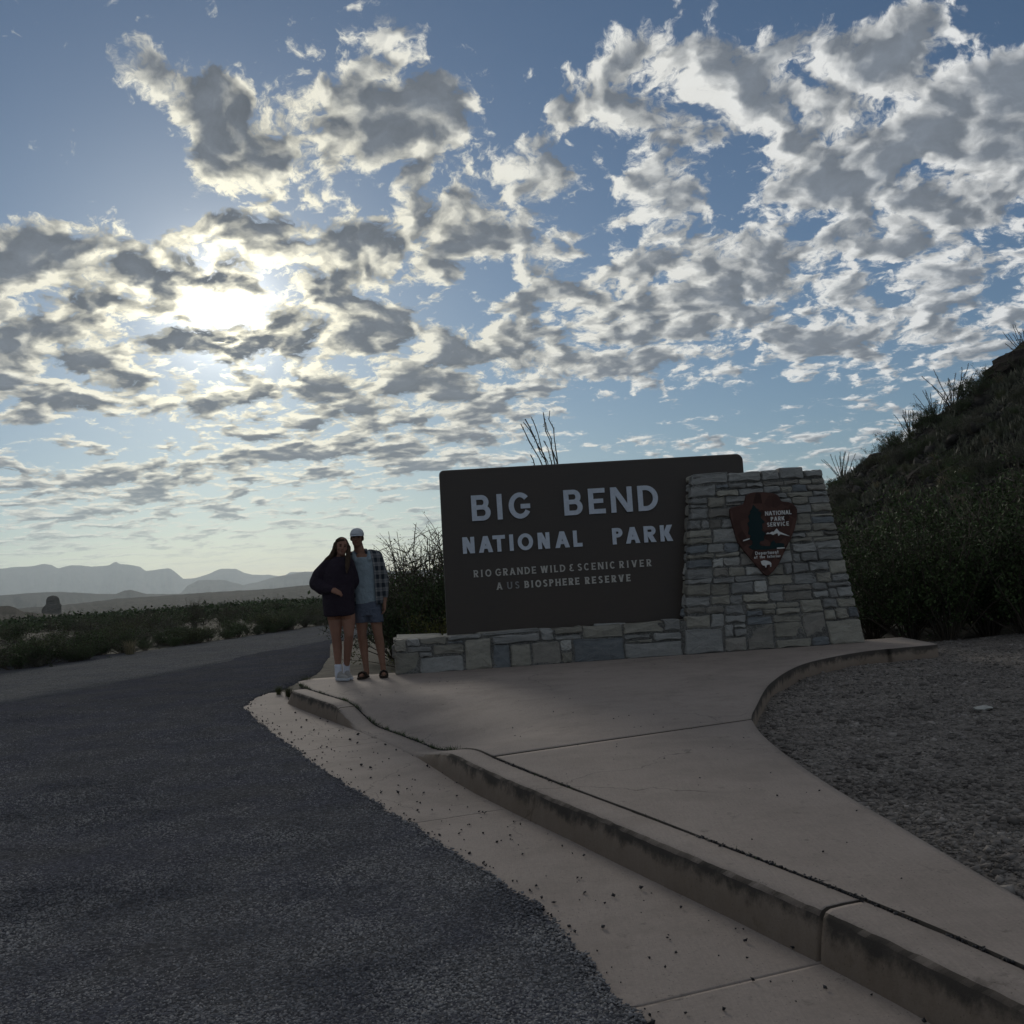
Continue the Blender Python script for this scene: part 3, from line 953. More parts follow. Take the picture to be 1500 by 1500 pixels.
# ------------------------------------------------------------------ the stone sign
SIGN_O, SIGN_RZ = (-1.5, 12.2, 0.16), RAD(4.0)
rs = random.Random(7)


def stone_mesh(c0, c1, c2, c3, depth, proud, frame, rnd):
    """one wall stone; corners counter-clockwise in face coordinates, frame maps (a, z, out) to 3D"""
    ring_ = []
    C4 = [c0, c1, c2, c3]
    for i in range(4):
        p = Vector(C4[i]).to_2d(); q = Vector(C4[(i + 1) % 4]).to_2d(); o = Vector(C4[i - 1]).to_2d()
        L = (q - p).length; Lo = (o - p).length
        cut = min(0.30 * min(L, Lo), rnd.uniform(0.006, 0.028))
        ring_.append(p + (o - p).normalized() * cut)
        ring_.append(p + (q - p).normalized() * cut)
        if L > 0.10:
            for f in ((0.5,) if L < 0.3 else (0.33, 0.67)):
                m = p.lerp(q, f + rnd.uniform(-.08, .08))
                nrm = Vector((-(q - p).y, (q - p).x)).normalized()
                ring_.append(m + nrm * rnd.uniform(-0.006, 0.014))
    n = len(ring_)
    cen = sum(ring_, Vector((0, 0))) / n
    tilt = (rnd.uniform(-.07, .07), rnd.uniform(-.12, .12))
    V = []
    for lay, (ins, out) in enumerate(((0.0, -depth), (0.0, -0.008), (0.010, proud * 0.75), (0.030, proud))):
        for p in ring_:
            dv = cen - p
            k = min(0.45, ins / max(dv.length, 1e-3))
            q = p + dv * k
            o = out
            if lay >= 2:
                o += (q.x - cen.x) * tilt[0] + (q.y - cen.y) * tilt[1] + rnd.uniform(-.007, .005)
            V.append(frame(q.x, q.y, o))
    V.append(frame(cen.x, cen.y, proud + rnd.uniform(0.0, 0.006)))
    Fc = []
    for l in range(3):
        for i in range(n):
            j = (i + 1) % n
            Fc.append((l * n + i, l * n + j, (l + 1) * n + j, (l + 1) * n + i))
    for i in range(n):
        Fc.append((3 * n + i, 3 * n + (i + 1) % n, 4 * n))
    return mesh_from('stone', V, Fc)


def split(a0, a1, z0, z1, rnd, out, maxw=0.46, maxh=0.19):
    w, h = a1 - a0, z1 - z0
    if w <= maxw and h <= maxh and (h < 0.115 or w < 0.26 or rnd.random() < 0.55) and not (w < 0.6 * h):
        out.append((a0, a1, z0, z1))
        return
    can_h = h > 0.125
    can_v = w > 0.24
    if can_h and (not can_v or h > maxh * 1.4 or (w / h) < 2.1 or rnd.random() < 0.25):
        f = rnd.uniform(0.32, 0.68)
        split(a0, a1, z0, z0 + h * f, rnd, out, maxw, maxh); split(a0, a1, z0 + h * f, z1, rnd, out, maxw, maxh)
    elif can_v:
        f = rnd.uniform(0.3, 0.7)
        split(a0, a0 + w * f, z0, z1, rnd, out, maxw, maxh); split(a0 + w * f, a1, z0, z1, rnd, out, maxw, maxh)
    else:
        out.append((a0, a1, z0, z1))


STONE_MATS = ['stone_blue'] * 9 + ['stone_tan'] * 7 + ['stone_brown'] * 3 + ['stone_dark'] * 3 + ['stone_pale'] * 1


def build_wall():
    wall = tag(empty('sign_wall', SIGN_O, SIGN_RZ), 'grey fieldstone masonry base and battered pillar holding the dark sign', 'stone wall')
    G = 0.0055

    def lay(rects, frame, warp=lambda a, z: (a, z), depth=0.14, mats=None):
        for k, r in enumerate(rects):
            a0, a1, z0, z1 = r[:4]
            j = lambda s=0.010: rs.uniform(-s, s)
            zj0, zj1 = (0 if z0 < 0.02 else 1), 1
            cs = [(a0 + G + j(), z0 + G * zj0 + j() * zj0), (a1 - G + j(), z0 + G * zj0 + j() * zj0), (a1 - G + j(), z1 - G + j()), (a0 + G + j(), z1 - G + j())]
            cs = [warp(*c) for c in cs]
            m = r[4] if len(r) > 4 else rs.choice(STONE_MATS)
            me = stone_mesh(*cs, depth, rs.uniform(0.002, 0.034), frame, rs)
            obj('stone', me, M[m], wall)

    front = lambda a, z, o: (a, 0.05 * z - o, z)
    # long low base, stones set as they lie
    B = [(0.0, .29, 0, .265, 'stone_tan'), (0, .15, .27, .415, 'stone_tan'), (.15, .31, .32, .42, 'stone_blue'), (.155, .45, .255, .315, 'stone_blue'), (.295, .46, .185, .25, 'stone_blue'),
         (.295, .82, 0, .18, 'stone_blue'), (.465, .83, .19, .32, 'stone_tan'), (.31, .64, .325, .42, 'stone_tan'), (.64, 1.05, .365, .425, 'stone_blue'), (.64, .83, .325, .36, 'stone_dark'),
         (.835, 1.165, 0, .36, 'stone_tan'), (1.17, 1.365, 0, .275, 'stone_dark'), (1.37, 1.62, 0, .275, 'stone_tan'), (1.625, 1.975, 0, .275, 'stone_brown'), (1.17, 1.735, .28, .39, 'stone_blue'),
         (1.055, 1.74, .392, .43, 'stone_blue'), (1.745, 1.92, .28, .43, 'stone_blue'), (1.925, 2.26, .345, .43, 'stone_tan'), (1.925, 2.26, .28, .34, 'stone_blue'), (1.98, 2.125, 0, .14, 'stone_tan'),
         (1.98, 2.125, .145, .275, 'stone_pale'), (2.13, 2.75, 0, .275, 'stone_dark'), (2.265, 2.75, .28, .43, 'stone_tan'), (2.755, 3.25, .29, .43, 'stone_tan'), (2.755, 3.10, .235, .285, 'stone_blue'),
         (2.755, 3.10, .185, .23, 'stone_tan'), (2.755, 3.46, 0, .18, 'stone_blue'), (3.105, 3.46, .185, .285, 'stone_blue'), (3.255, 3.46, .29, .435, 'stone_blue')]
    lay(B, front, depth=0.18)
    # pillar face, battered on both sides
    W0 = 2.24
    uL = lambda z: 3.468 + (3.755 - 3.468) * z / 2.2
    uR = lambda z: 5.723 + (5.392 - 5.723) * z / 2.2
    warp = lambda a, z: (uL(z) + (uR(z) - uL(z)) * a / W0, z)
    R = []
    hand = [(0.0, .50, 0, .30, 'stone_blue'), (.505, .78, 0, .17, 'stone_brown'), (.505, .62, .175, .33, 'stone_blue'), (.625, .78, .175, .27, 'stone_blue'), (.625, .78, .275, .33, 'stone_pale'),
            (.785, 1.12, 0, .30, 'stone_brown'), (1.125, 1.58, 0, .11, 'stone_tan'), (1.125, 1.50, .115, .30, 'stone_tan'), (1.505, 1.80, .115, .40, 'stone_brown'), (1.585, 1.80, 0, .11, 'stone_dark'), (1.805, 2.24, 0, .30, 'stone_tan')]
    R += hand
    rr = random.Random(23)
    for (a0, a1, z0, z1) in ((0, .5, .305, .56), (.505, .78, .335, .56), (.785, 1.5, .305, .56), (1.505, 1.80, .405, .56), (1.805, 2.24, .305, .56),
                             (0, 1.1, .565, 1.02), (1.105, 2.24, .565, 1.02), (0, .75, 1.025, 1.62), (.755, 1.5, 1.025, 1.62), (1.505, 2.24, 1.025, 1.62), (0, 1.2, 1.625, 2.05), (1.205, 2.24, 1.625, 2.05)):
        split(a0, a1, z0, z1, rr, R)
    for a0, a1, top in ((0, .62, 2.19), (.62, 1.18, 2.185), (1.18, 1.5, 2.195), (1.5, 1.92, 2.215), (1.92, 2.24, 2.17)):
        R.append((a0, a1, 2.055, top, 'stone_blue'))
    for i in range(len(R)):
        if len(R[i]) == 4 and 0.25 < R[i][0] < 0.6 and 1.02 < R[i][2] < 1.25 and R[i][3] - R[i][2] > 0.1:
            R[i] = R[i] + ('stone_pale',)
            break
    lay(R, front, warp)
    # left flank of the pillar above the base, and its right flank
    S = []
    for (a0, a1, z0, z1) in ((0, .13, .44, 2.18),):
        split(a0, a1, z0, z1, rr, S, 0.2, 0.2)
    lay(S, lambda a, z, o: (uL(z) + 0.008 - o, 0.05 * z + 0.142 + a * 0.9, z), depth=0.05)
    S = []
    split(0, .46, 0, 1.1, rr, S); split(0, .42, 1.1, 2.17, rr, S)
    lay(S, lambda a, z, o: (uR(z) - 0.004 + o, 0.05 * z + 0.142 + a, z), depth=0.06)
    S = []
    split(0, .42, 0, .42, rr, S)
    lay(S, lambda a, z, o: (-0.002 - o, 0.18 + 0.42 - a, z), depth=0.05)
    # mortar bed behind the stones
    def prism(name, pts, v0f, v1):
        bot = [(u, v0f, z) for u, z in pts]
        V = [(u, v0f + 0.05 * z, z) for u, z in pts] + [(u, v1, z) for u, z in pts]
        n = len(pts)
        Fc = [tuple(range(n)), tuple(range(2 * n - 1, n - 1, -1))] + [(i + n, (i + 1) % n + n, (i + 1) % n, i) for i in range(n)]
        return obj(name, mesh_from(name, V, Fc), M['mortar'], wall)
    prism('mortar', [(0.014, -0.05), (3.52, -0.05), (3.55, 0.405), (0.02, 0.40)], 0.007, 0.60)
    prism('mortar', [(3.49, -0.05), (5.70, -0.05), (5.385, 2.15), (3.775, 2.15)], 0.0075, 0.275)
    prism('mortar', [(4.49, -0.05), (5.70, -0.05), (5.39, 2.145), (4.49, 2.145)], 0.20, 0.60)
    # capping flags on the base ledge
    x = 0.0
    while x < 3.4:
        w = rs.uniform(0.35, 0.6)
        x1 = min(x + w, 3.5)
        me = stone_mesh((x + .006, .175), (x1 - .006, .175), (x1 - .006, .60), (x + .006, .60), 0.05, 0.004, lambda a, z, o: (a, z, 0.412 + o), rs)
        obj('capstone', me, M[rs.choice(['stone_tan', 'stone_blue'])], wall)
        x = x1


def build_panel():
    sg = tag(empty('entrance_sign', SIGN_O, SIGN_RZ), 'dark brown entrance sign board with raised pale BIG BEND NATIONAL PARK letters', 'sign')
    # board with rounded top corners
    u0, u1, z0, z1, v0, v1, r = 0.655, 4.467, 0.414, 2.430, 0.28, 0.50, 0.085
    pts = [(u0 - 0.018, z0), (u1 - 0.0, z0)]
    for k in range(9):
        a = RAD(90 * k / 8)
        pts.append((u1 - r + r * math.sin(RAD(90) - a), z1 - r + r * math.sin(a)))
    for k in range(9):
        a = RAD(90 * k / 8)
        pts.append((u0 + r * 0.7 - r * 0.7 * math.sin(a), z1 - r * 0.7 + r * 0.7 * math.cos(a)))
    n = len(pts)
    cen = ((u0 + u1) / 2, (z0 + z1) / 2)
    V = []
    for (v, ins) in ((v0, 0.018), (v0 + 0.005, 0.006), (v0 + 0.02, 0.0), (v1 - 0.02, 0.0), (v1, 0.015)):
        for (u, z) in pts:
            V.append((u + (ins if u < cen[0] else -ins), v, z - (ins if z > cen[1] else 0)))
    Fc = [tuple(range(n)), tuple(range(5 * n - 1, 4 * n - 1, -1))]
    for l in range(4):
        Fc += [(l * n + (i + 1) % n, l * n + i, (l + 1) * n + i, (l + 1) * n + (i + 1) % n) for i in range(n)]
    obj('board', mesh_from('board', V, Fc), M['panel'], sg)

    def put(ch, ua, ub, za, zb, t, mat, depth=0.022, serif=0.0):
        o = obj('letter', letter_mesh(ch, ub - ua, zb - za, t, depth, serif), M[mat], sg)
        o.location = (ua, 0.2785, za)
    for ch, a, b in (('B', 1.028, 1.26), ('I', 1.34, 1.407), ('G', 1.487, 1.753), ('B', 2.17, 2.399), ('E', 2.477, 2.684), ('N', 2.755, 3.023), ('D', 3.096, 3.347)):
        put(ch, a, b, 1.782, 2.096, 0.062, 'letter')
    for ch, a, b in (('N', .892, 1.037), ('A', 1.087, 1.262), ('T', 1.262, 1.415), ('I', 1.463, 1.519), ('O', 1.569, 1.757), ('N', 1.817, 1.963), ('A', 2.029, 2.209), ('L', 2.255, 2.366),
                     ('P', 2.744, 2.871), ('A', 2.909, 3.086), ('R', 3.138, 3.286), ('K', 3.344, 3.495)):
        put(ch, a, b, 1.389, 1.590, 0.048, 'letter')
    for word, a, b, z, mat in (('RIO', 1.007, 1.222, 1.094, 0), ('GRANDE', 1.272, 1.773, 1.094, 0), ('WILD', 1.83, 2.134, 1.094, 0), ('&', 2.185, 2.239, 1.094, 0), ('SCENIC', 2.29, 2.756, 1.094, 0), ('RIVER', 2.809, 3.204, 1.094, 0),
                               ('A', 1.276, 1.346, 0.925, 0), ('US', 1.407, 1.555, 0.925, 1), ('BIOSPHERE', 1.62, 2.298, 0.925, 0), ('RESERVE', 2.369, 2.934, 0.925, 0)):
        ws = [WIDTH[c] * 0.085 for c in word]
        gap = ((b - a) - sum(ws)) / max(1, len(word) - 1)
        if gap < 0.012:
            f = (b - a - 0.014 * (len(word) - 1)) / sum(ws); ws = [q * f for q in ws]; gap = 0.014
        x = a
        for c, w in zip(word, ws):
            put(c, x, x + w, z, z + 0.086, 0.0155 if word != 'BIOSPHERE' and word != 'RESERVE' else 0.018, 'letter_dark' if mat else 'letter_small', 0.010, serif=0.05)
            x += w + gap


ARROW = [(4.4, 1.882), (4.462, 1.913), (4.559, 1.915), (4.655, 1.906), (4.788, 1.869), (4.829, 1.79), (4.933, 1.765), (5.013, 1.683), (4.993, 1.541), (4.954, 1.428), (4.91, 1.336), (4.806, 1.171), (4.702, 0.998), (4.586, 0.892), (4.52, 0.915), (4.418, 1.053), (4.299, 1.221), (4.233, 1.339), (4.194, 1.532), (4.171, 1.705), (4.214, 1.75), (4.352, 1.78)]
TREE = [(4.467, 1.763), (4.485, 1.747), (4.501, 1.719), (4.541, 1.694), (4.521, 1.684), (4.563, 1.658), (4.542, 1.616), (4.554, 1.586), (4.597, 1.542), (4.556, 1.521), (4.559, 1.471), (4.541, 1.45), (4.594, 1.397), (4.56, 1.365), (4.567, 1.319), (4.512, 1.307), (4.498, 1.277), (4.524, 1.253), (4.629, 1.243), (4.65, 1.291), (4.683, 1.312), (4.706, 1.272), (4.76, 1.276), (4.809, 1.262), (4.802, 1.224), (4.723, 1.21), (4.549, 1.206), (4.405, 1.215), (4.364, 1.252), (4.413, 1.279), (4.42, 1.318), (4.381, 1.349), (4.407, 1.382), (4.371, 1.407), (4.393, 1.481), (4.376, 1.54), (4.405, 1.566), (4.392, 1.625), (4.426, 1.661), (4.416, 1.68), (4.446, 1.711)]
MTN = [(4.59, 1.393), (4.619, 1.414), (4.635, 1.402), (4.67, 1.419), (4.695, 1.417), (4.733, 1.455), (4.762, 1.415), (4.888, 1.35), (4.797, 1.375), (4.775, 1.382), (4.747, 1.361), (4.738, 1.398), (4.702, 1.387), (4.681, 1.376), (4.654, 1.393)]
BISON = [(4.496, 1.065), (4.536, 1.078), (4.578, 1.068), (4.611, 1.054), (4.625, 1.035), (4.619, 0.993), (4.609, 0.994), (4.611, 1.017), (4.589, 1.022), (4.565, 1.016), (4.558, 0.988), (4.547, 0.988), (4.545, 1.009), (4.518, 1.015), (4.505, 1.031)]


def build_emblem():
    em = tag(empty('arrowhead_emblem', SIGN_O, SIGN_RZ), 'brown arrowhead emblem with a dark tree, white peaks and bison on the pillar', 'emblem')

    def plate(name, pts, front, back, mat, bevel=0.0):
        bm = bmesh.new()
        vs = [bm.verts.new((u, back + 0.05 * z, z)) for u, z in pts]
        f = bm.faces.new(vs)
        f.normal_update()
        if f.normal.y > 0:
            f.normal_flip()
        r_ = bmesh.ops.extrude_face_region(bm, geom=[f])
        new = [e for e in r_['geom'] if isinstance(e, bmesh.types.BMVert)]
        for v in new:
            v.co.y += front - back
        tops = [e for e in r_['geom'] if isinstance(e, bmesh.types.BMFace)]
        if bevel:
            ed = list({e for fc in tops for e in fc.edges})
            bmesh.ops.bevel(bm, geom=ed, offset=bevel, segments=2, affect='EDGES', profile=0.6)
        bmesh.ops.triangulate(bm, faces=[fc for fc in bm.faces if len(fc.verts) > 4])
        bmesh.ops.recalc_face_normals(bm, faces=bm.faces)
        me = bpy.data.meshes.new(name)
        bm.to_mesh(me); bm.free()
        return obj(name, me, M[mat], em)
    F0 = -0.062
    # smooth the outline a little
    P = np.array(ARROW)
    Q = spline(np.vstack([P, P[:1]]), 90)[:-1]
    plate('arrowhead_board', [tuple(q) for q in Q], F0, -0.004, 'arrow', 0.012)
    plate('tree', TREE, F0 - 0.006, F0 + 0.002, 'tree_green')
    plate('mountain', MTN, F0 - 0.005, F0 + 0.002, 'white')
    plate('water', [(4.301, 1.337), (4.409, 1.363), (4.410, 1.349), (4.305, 1.323)], F0 - 0.0045, F0 + 0.002, 'white')
    plate('water', [(4.71, 1.220), (4.807, 1.2185), (4.806, 1.206), (4.713, 1.206)], F0 - 0.009, F0 + 0.002, 'white')
    plate('bison', BISON, F0 - 0.005, F0 + 0.002, 'white')

    def text(s, a, b, zc, h, t):
        ws = [WIDTH[c] * h for c in s]
        gap = ((b - a) - sum(ws)) / max(1, len(s) - 1)
        if gap < 0.10 * h:
            f = (b - a - 0.12 * h * (len(s) - 1)) / sum(ws); ws = [q * f for q in ws]; gap = 0.12 * h
        x = a
        for c, w in zip(s, ws):
            if c != ' ':
                o = obj('letter', letter_mesh(c, w, h, t, 0.005), M['white'], em)
                o.location = (x, F0 + 0.05 * zc + 0.001, zc - h / 2)
            x += w + gap
    text('NATIONAL', 4.607, 4.936, 1.646, 0.052, 0.0095)
    text('PARK', 4.672, 4.842, 1.574, 0.050, 0.0095)
    text('SERVICE', 4.620, 4.891, 1.507, 0.050, 0.0095)
    text('Department', 4.439, 4.728, 1.168, 0.042, 0.0070)
    text('of the Interior', 4.419, 4.749, 1.120, 0.036, 0.0065)


build_wall()
build_panel()
build_emblem()

# ------------------------------------------------------------------ people
def cap_prim(p0, r0, p1, r1, seg=14, half=5):
    """closed tapered capsule"""
    p0 = np.array(p0, float); p1 = np.array(p1, float)
    d = p1 - p0; L = np.linalg.norm(d)
    d = d / L if L > 1e-6 else np.array([0, 0, 1.0])
    a = np.array([1, 0, 0]) if abs(d[0]) < .8 else np.array([0, 1, 0])
    u = np.cross(d, a); u /= np.linalg.norm(u); v = np.cross(d, u)
    prof = [(-math.cos(math.pi / 2 * k / half) * r0, math.sin(math.pi / 2 * k / half) * r0, p0) for k in range(half + 1)]
    prof += [(math.sin(math.pi / 2 * k / half) * r1, math.cos(math.pi / 2 * k / half) * r1, p1) for k in range(half + 1)]
    V, Fc = [], []
    for (o, r, c) in prof:
        r = max(r, 1e-4)
        for k in range(seg):
            t = 2 * math.pi * k / seg
            V.append(c + d * o + (u * math.cos(t) + v * math.sin(t)) * r)
    n = len(prof)
    for i in range(n - 1):
        for k in range(seg):
            j = (k + 1) % seg
            Fc.append((i * seg + k, i * seg + j, (i + 1) * seg + j, (i + 1) * seg + k))
    Fc.append(tuple(range(seg - 1, -1, -1))); Fc.append(tuple((n - 1) * seg + k for k in range(seg)))
    return V, Fc


def ell_prim(c, r, rot=(0, 0, 0), seg=20, rings=12):
    R_ = np.array(Matrix.Rotation(rot[2], 3, 'Z') @ Matrix.Rotation(rot[1], 3, 'Y') @ Matrix.Rotation(rot[0], 3, 'X'))
    V, Fc = [], []
    for i in range(rings + 1):
        t = math.pi * i / rings
        for k in range(seg):
            f = 2 * math.pi * k / seg
            s = max(math.sin(t), 1e-3)
            V.append(np.array(c) + R_ @ np.array((r[0] * s * math.cos(f), r[1] * s * math.sin(f), -r[2] * math.cos(t))))
    for i in range(rings):
        for k in range(seg):
            j = (k + 1) % seg
            Fc.append((i * seg + k, i * seg + j, (i + 1) * seg + j, (i + 1) * seg + k))
    Fc.append(tuple(range(seg - 1, -1, -1))); Fc.append(tuple(rings * seg + k for k in range(seg)))
    return V, Fc


def loft_prim(rings_, seg=28, wob=0.0, seed=0, a0=0.0, a1=360.0, closed=True):
    """rings: (cx, cy, cz, rx, ry[, tilt of the ring's z along x])"""
    V, Fc = [], []
    ns = seg if closed else seg + 1
    for i, rg in enumerate(rings_):
        cx, cy, cz, rx, ry = rg[:5]
        tz = rg[5] if len(rg) > 5 else 0.0
        for k in range(ns):
            f = math.radians(a0 + (a1 - a0) * k / seg)
            w = 1 + wob * (mnoise.noise(Vector((math.cos(f) * 1.7 + seed, math.sin(f) * 1.7, cz * 7))) + .5 * mnoise.noise(Vector((math.cos(f) * 4 + seed, math.sin(f) * 4, cz * 16))))
            x = rx * math.cos(f) * w
            V.append(np.array((cx + x, cy + ry * math.sin(f) * w, cz + tz * x)))
    n = len(rings_)
    for i in range(n - 1):
        for k in range(seg):
            j = (k + 1) % ns if closed else k + 1
            Fc.append((i * ns + k, i * ns + j, (i + 1) * ns + j, (i + 1) * ns + k))
    if closed:
        Fc.append(tuple(range(ns - 1, -1, -1))); Fc.append(tuple((n - 1) * ns + k for k in range(ns)))
    return V, Fc


def union_mesh(name, prims, voxel, smooth_it=4):
    """one continuous skin over overlapping closed shapes"""
    V, Fc = [], []
    for (v, f) in prims:
        b = len(V)
        V += list(v)
        Fc += [tuple(i + b for i in q) for q in f]
    me = mesh_from(name, V, Fc)
    o = bpy.data.objects.new('tmp', me)
    COL.objects.link(o)
    md = o.modifiers.new('r', 'REMESH'); md.mode = 'VOXEL'; md.voxel_size = voxel; md.use_smooth_shade = True
    if smooth_it:
        ms = o.modifiers.new('s', 'SMOOTH'); ms.factor = 0.5; ms.iterations = smooth_it
    dg = bpy.context.evaluated_depsgraph_get()
    dg.update()
    out = bpy.data.meshes.new_from_object(o.evaluated_get(dg))
    out.name = name
    bpy.data.objects.remove(o)
    bpy.data.meshes.remove(me)
    out.polygons.foreach_set('use_smooth', [True] * len(out.polygons))
    return out


def plain_mesh(name, prims, smooth=True):
    V, Fc = [], []
    for (v, f) in prims:
        b = len(V)
        V += list(v)
        Fc += [tuple(i + b for i in q) for q in f]
    return mesh_from(name, V, Fc, smooth)


def shell(o, th, sub=1):
    if th:
        s = o.modifiers.new('shell', 'SOLIDIFY'); s.thickness = th; s.offset = 1.0
    if sub:
        s = o.modifiers.new('sub', 'SUBSURF'); s.levels = sub; s.render_levels = sub
    return o


def hand(c, along, side, fold, thumb=1.0, size=1.0):
    """palm at c, fingers running 'along', spread over 'side', bending to 'fold'"""
    c = np.array(c, float); a = np.array(along, float); s = np.array(side, float); f = np.array(fold, float)
    a /= np.linalg.norm(a); s /= np.linalg.norm(s); f /= np.linalg.norm(f)
    k = size
    P = [cap_prim(c - a * .035 * k - s * .018 * k, .020 * k, c + a * .030 * k - s * .026 * k, .015 * k), cap_prim(c - a * .035 * k + s * .012 * k, .020 * k, c + a * .032 * k + s * .026 * k, .015 * k),
         cap_prim(c - a * .03 * k, .021 * k, c + a * .035 * k, .016 * k)]
    for off, ln in ((-.031, .062), (-.011, .074), (.011, .070), (.030, .055)):
        b = c + a * .038 * k + s * off * k
        m = b + (a * .80 + f * .35) * ln * .5 * k
        e = m + (a * .45 + f * .75) * ln * .5 * k
        P += [cap_prim(b, .0092 * k, m, .0085 * k, 8, 3), cap_prim(m, .0085 * k, e, .0072 * k, 8, 3)]
    b = c - a * .012 * k - s * .030 * k * thumb
    m = b + (a * .6 - s * .75 * thumb + f * .2) * .036 * k
    e = m + (a * .9 - s * .1 * thumb + f * .35) * .032 * k
    P += [cap_prim(b, .0125 * k, m, .010 * k, 8, 3), cap_prim(m, .010 * k, e, .008 * k, 8, 3)]
    return P


def face(parent, c, k, yaw, roll, matlip):
    """brow, eyes and mouth on a head centred at c"""
    Rm = Matrix.Translation(Vector(c)) @ Matrix.Rotation(roll, 4, 'Y') @ Matrix.Rotation(yaw, 4, 'Z')

    def add(name, p, r, mat):
        q = Rm @ Vector(p)
        V, Fc = ell_prim((0, 0, 0), r, seg=12, rings=8)
        o = obj(name, mesh_from(name, [tuple((Rm.to_3x3() @ Vector(v)) + q) for v in V], Fc, True), mat, parent)
        return o
    for s in (-1, 1):
        add('eye', (s * .030 * k, -.083 * k, .004 * k), (.0125 * k, .008 * k, .0055 * k), M['dark'])
        add('eyebrow', (s * .031 * k, -.086 * k, .022 * k), (.018 * k, .007 * k, .004 * k), M['hair_m'])
    add('mouth', (0, -.088 * k, -.058 * k), (.021 * k, .008 * k, .006 * k), matlip)


def head_prims(c, k, yaw, roll):
    Rm = Matrix.Rotation(roll, 3, 'Y') @ Matrix.Rotation(yaw, 3, 'Z')
    q = lambda p: np.array(c) + np.array(Rm @ Vector(p)) * k
    rr = (0, roll, yaw)
    return [ell_prim(q((0, .006, .022)), (.074 * k, .094 * k, .092 * k), rr), ell_prim(q((0, -.022, -.035)), (.060 * k, .066 * k, .078 * k), rr),
            ell_prim(q((0, -.040, -.082)), (.036 * k, .040 * k, .030 * k), rr),
            cap_prim(q((0, -.080, .012)), .009 * k, q((0, -.101, -.022)), .014 * k, 8, 3),
            ell_prim(q((-.072, .010, -.006)), (.012 * k, .020 * k, .031 * k), rr), ell_prim(q((.072, .010, -.006)), (.012 * k, .020 * k, .031 * k), rr),
            ell_prim(q((-.034, -.058, -.022)), (.026 * k, .026 * k, .024 * k), rr), ell_prim(q((.034, -.058, -.022)), (.026 * k, .026 * k, .024 * k), rr)]


def foot_prims(heel, toe, r=.030):
    h = np.array(heel, float); t = np.array(toe, float)
    d = t - h
    return [cap_prim(h + (0, 0, .002), r * 1.0, h + d * .6, r * 1.05), cap_prim(h + d * .55, r * 1.12, t - d * .06, r * .72)]


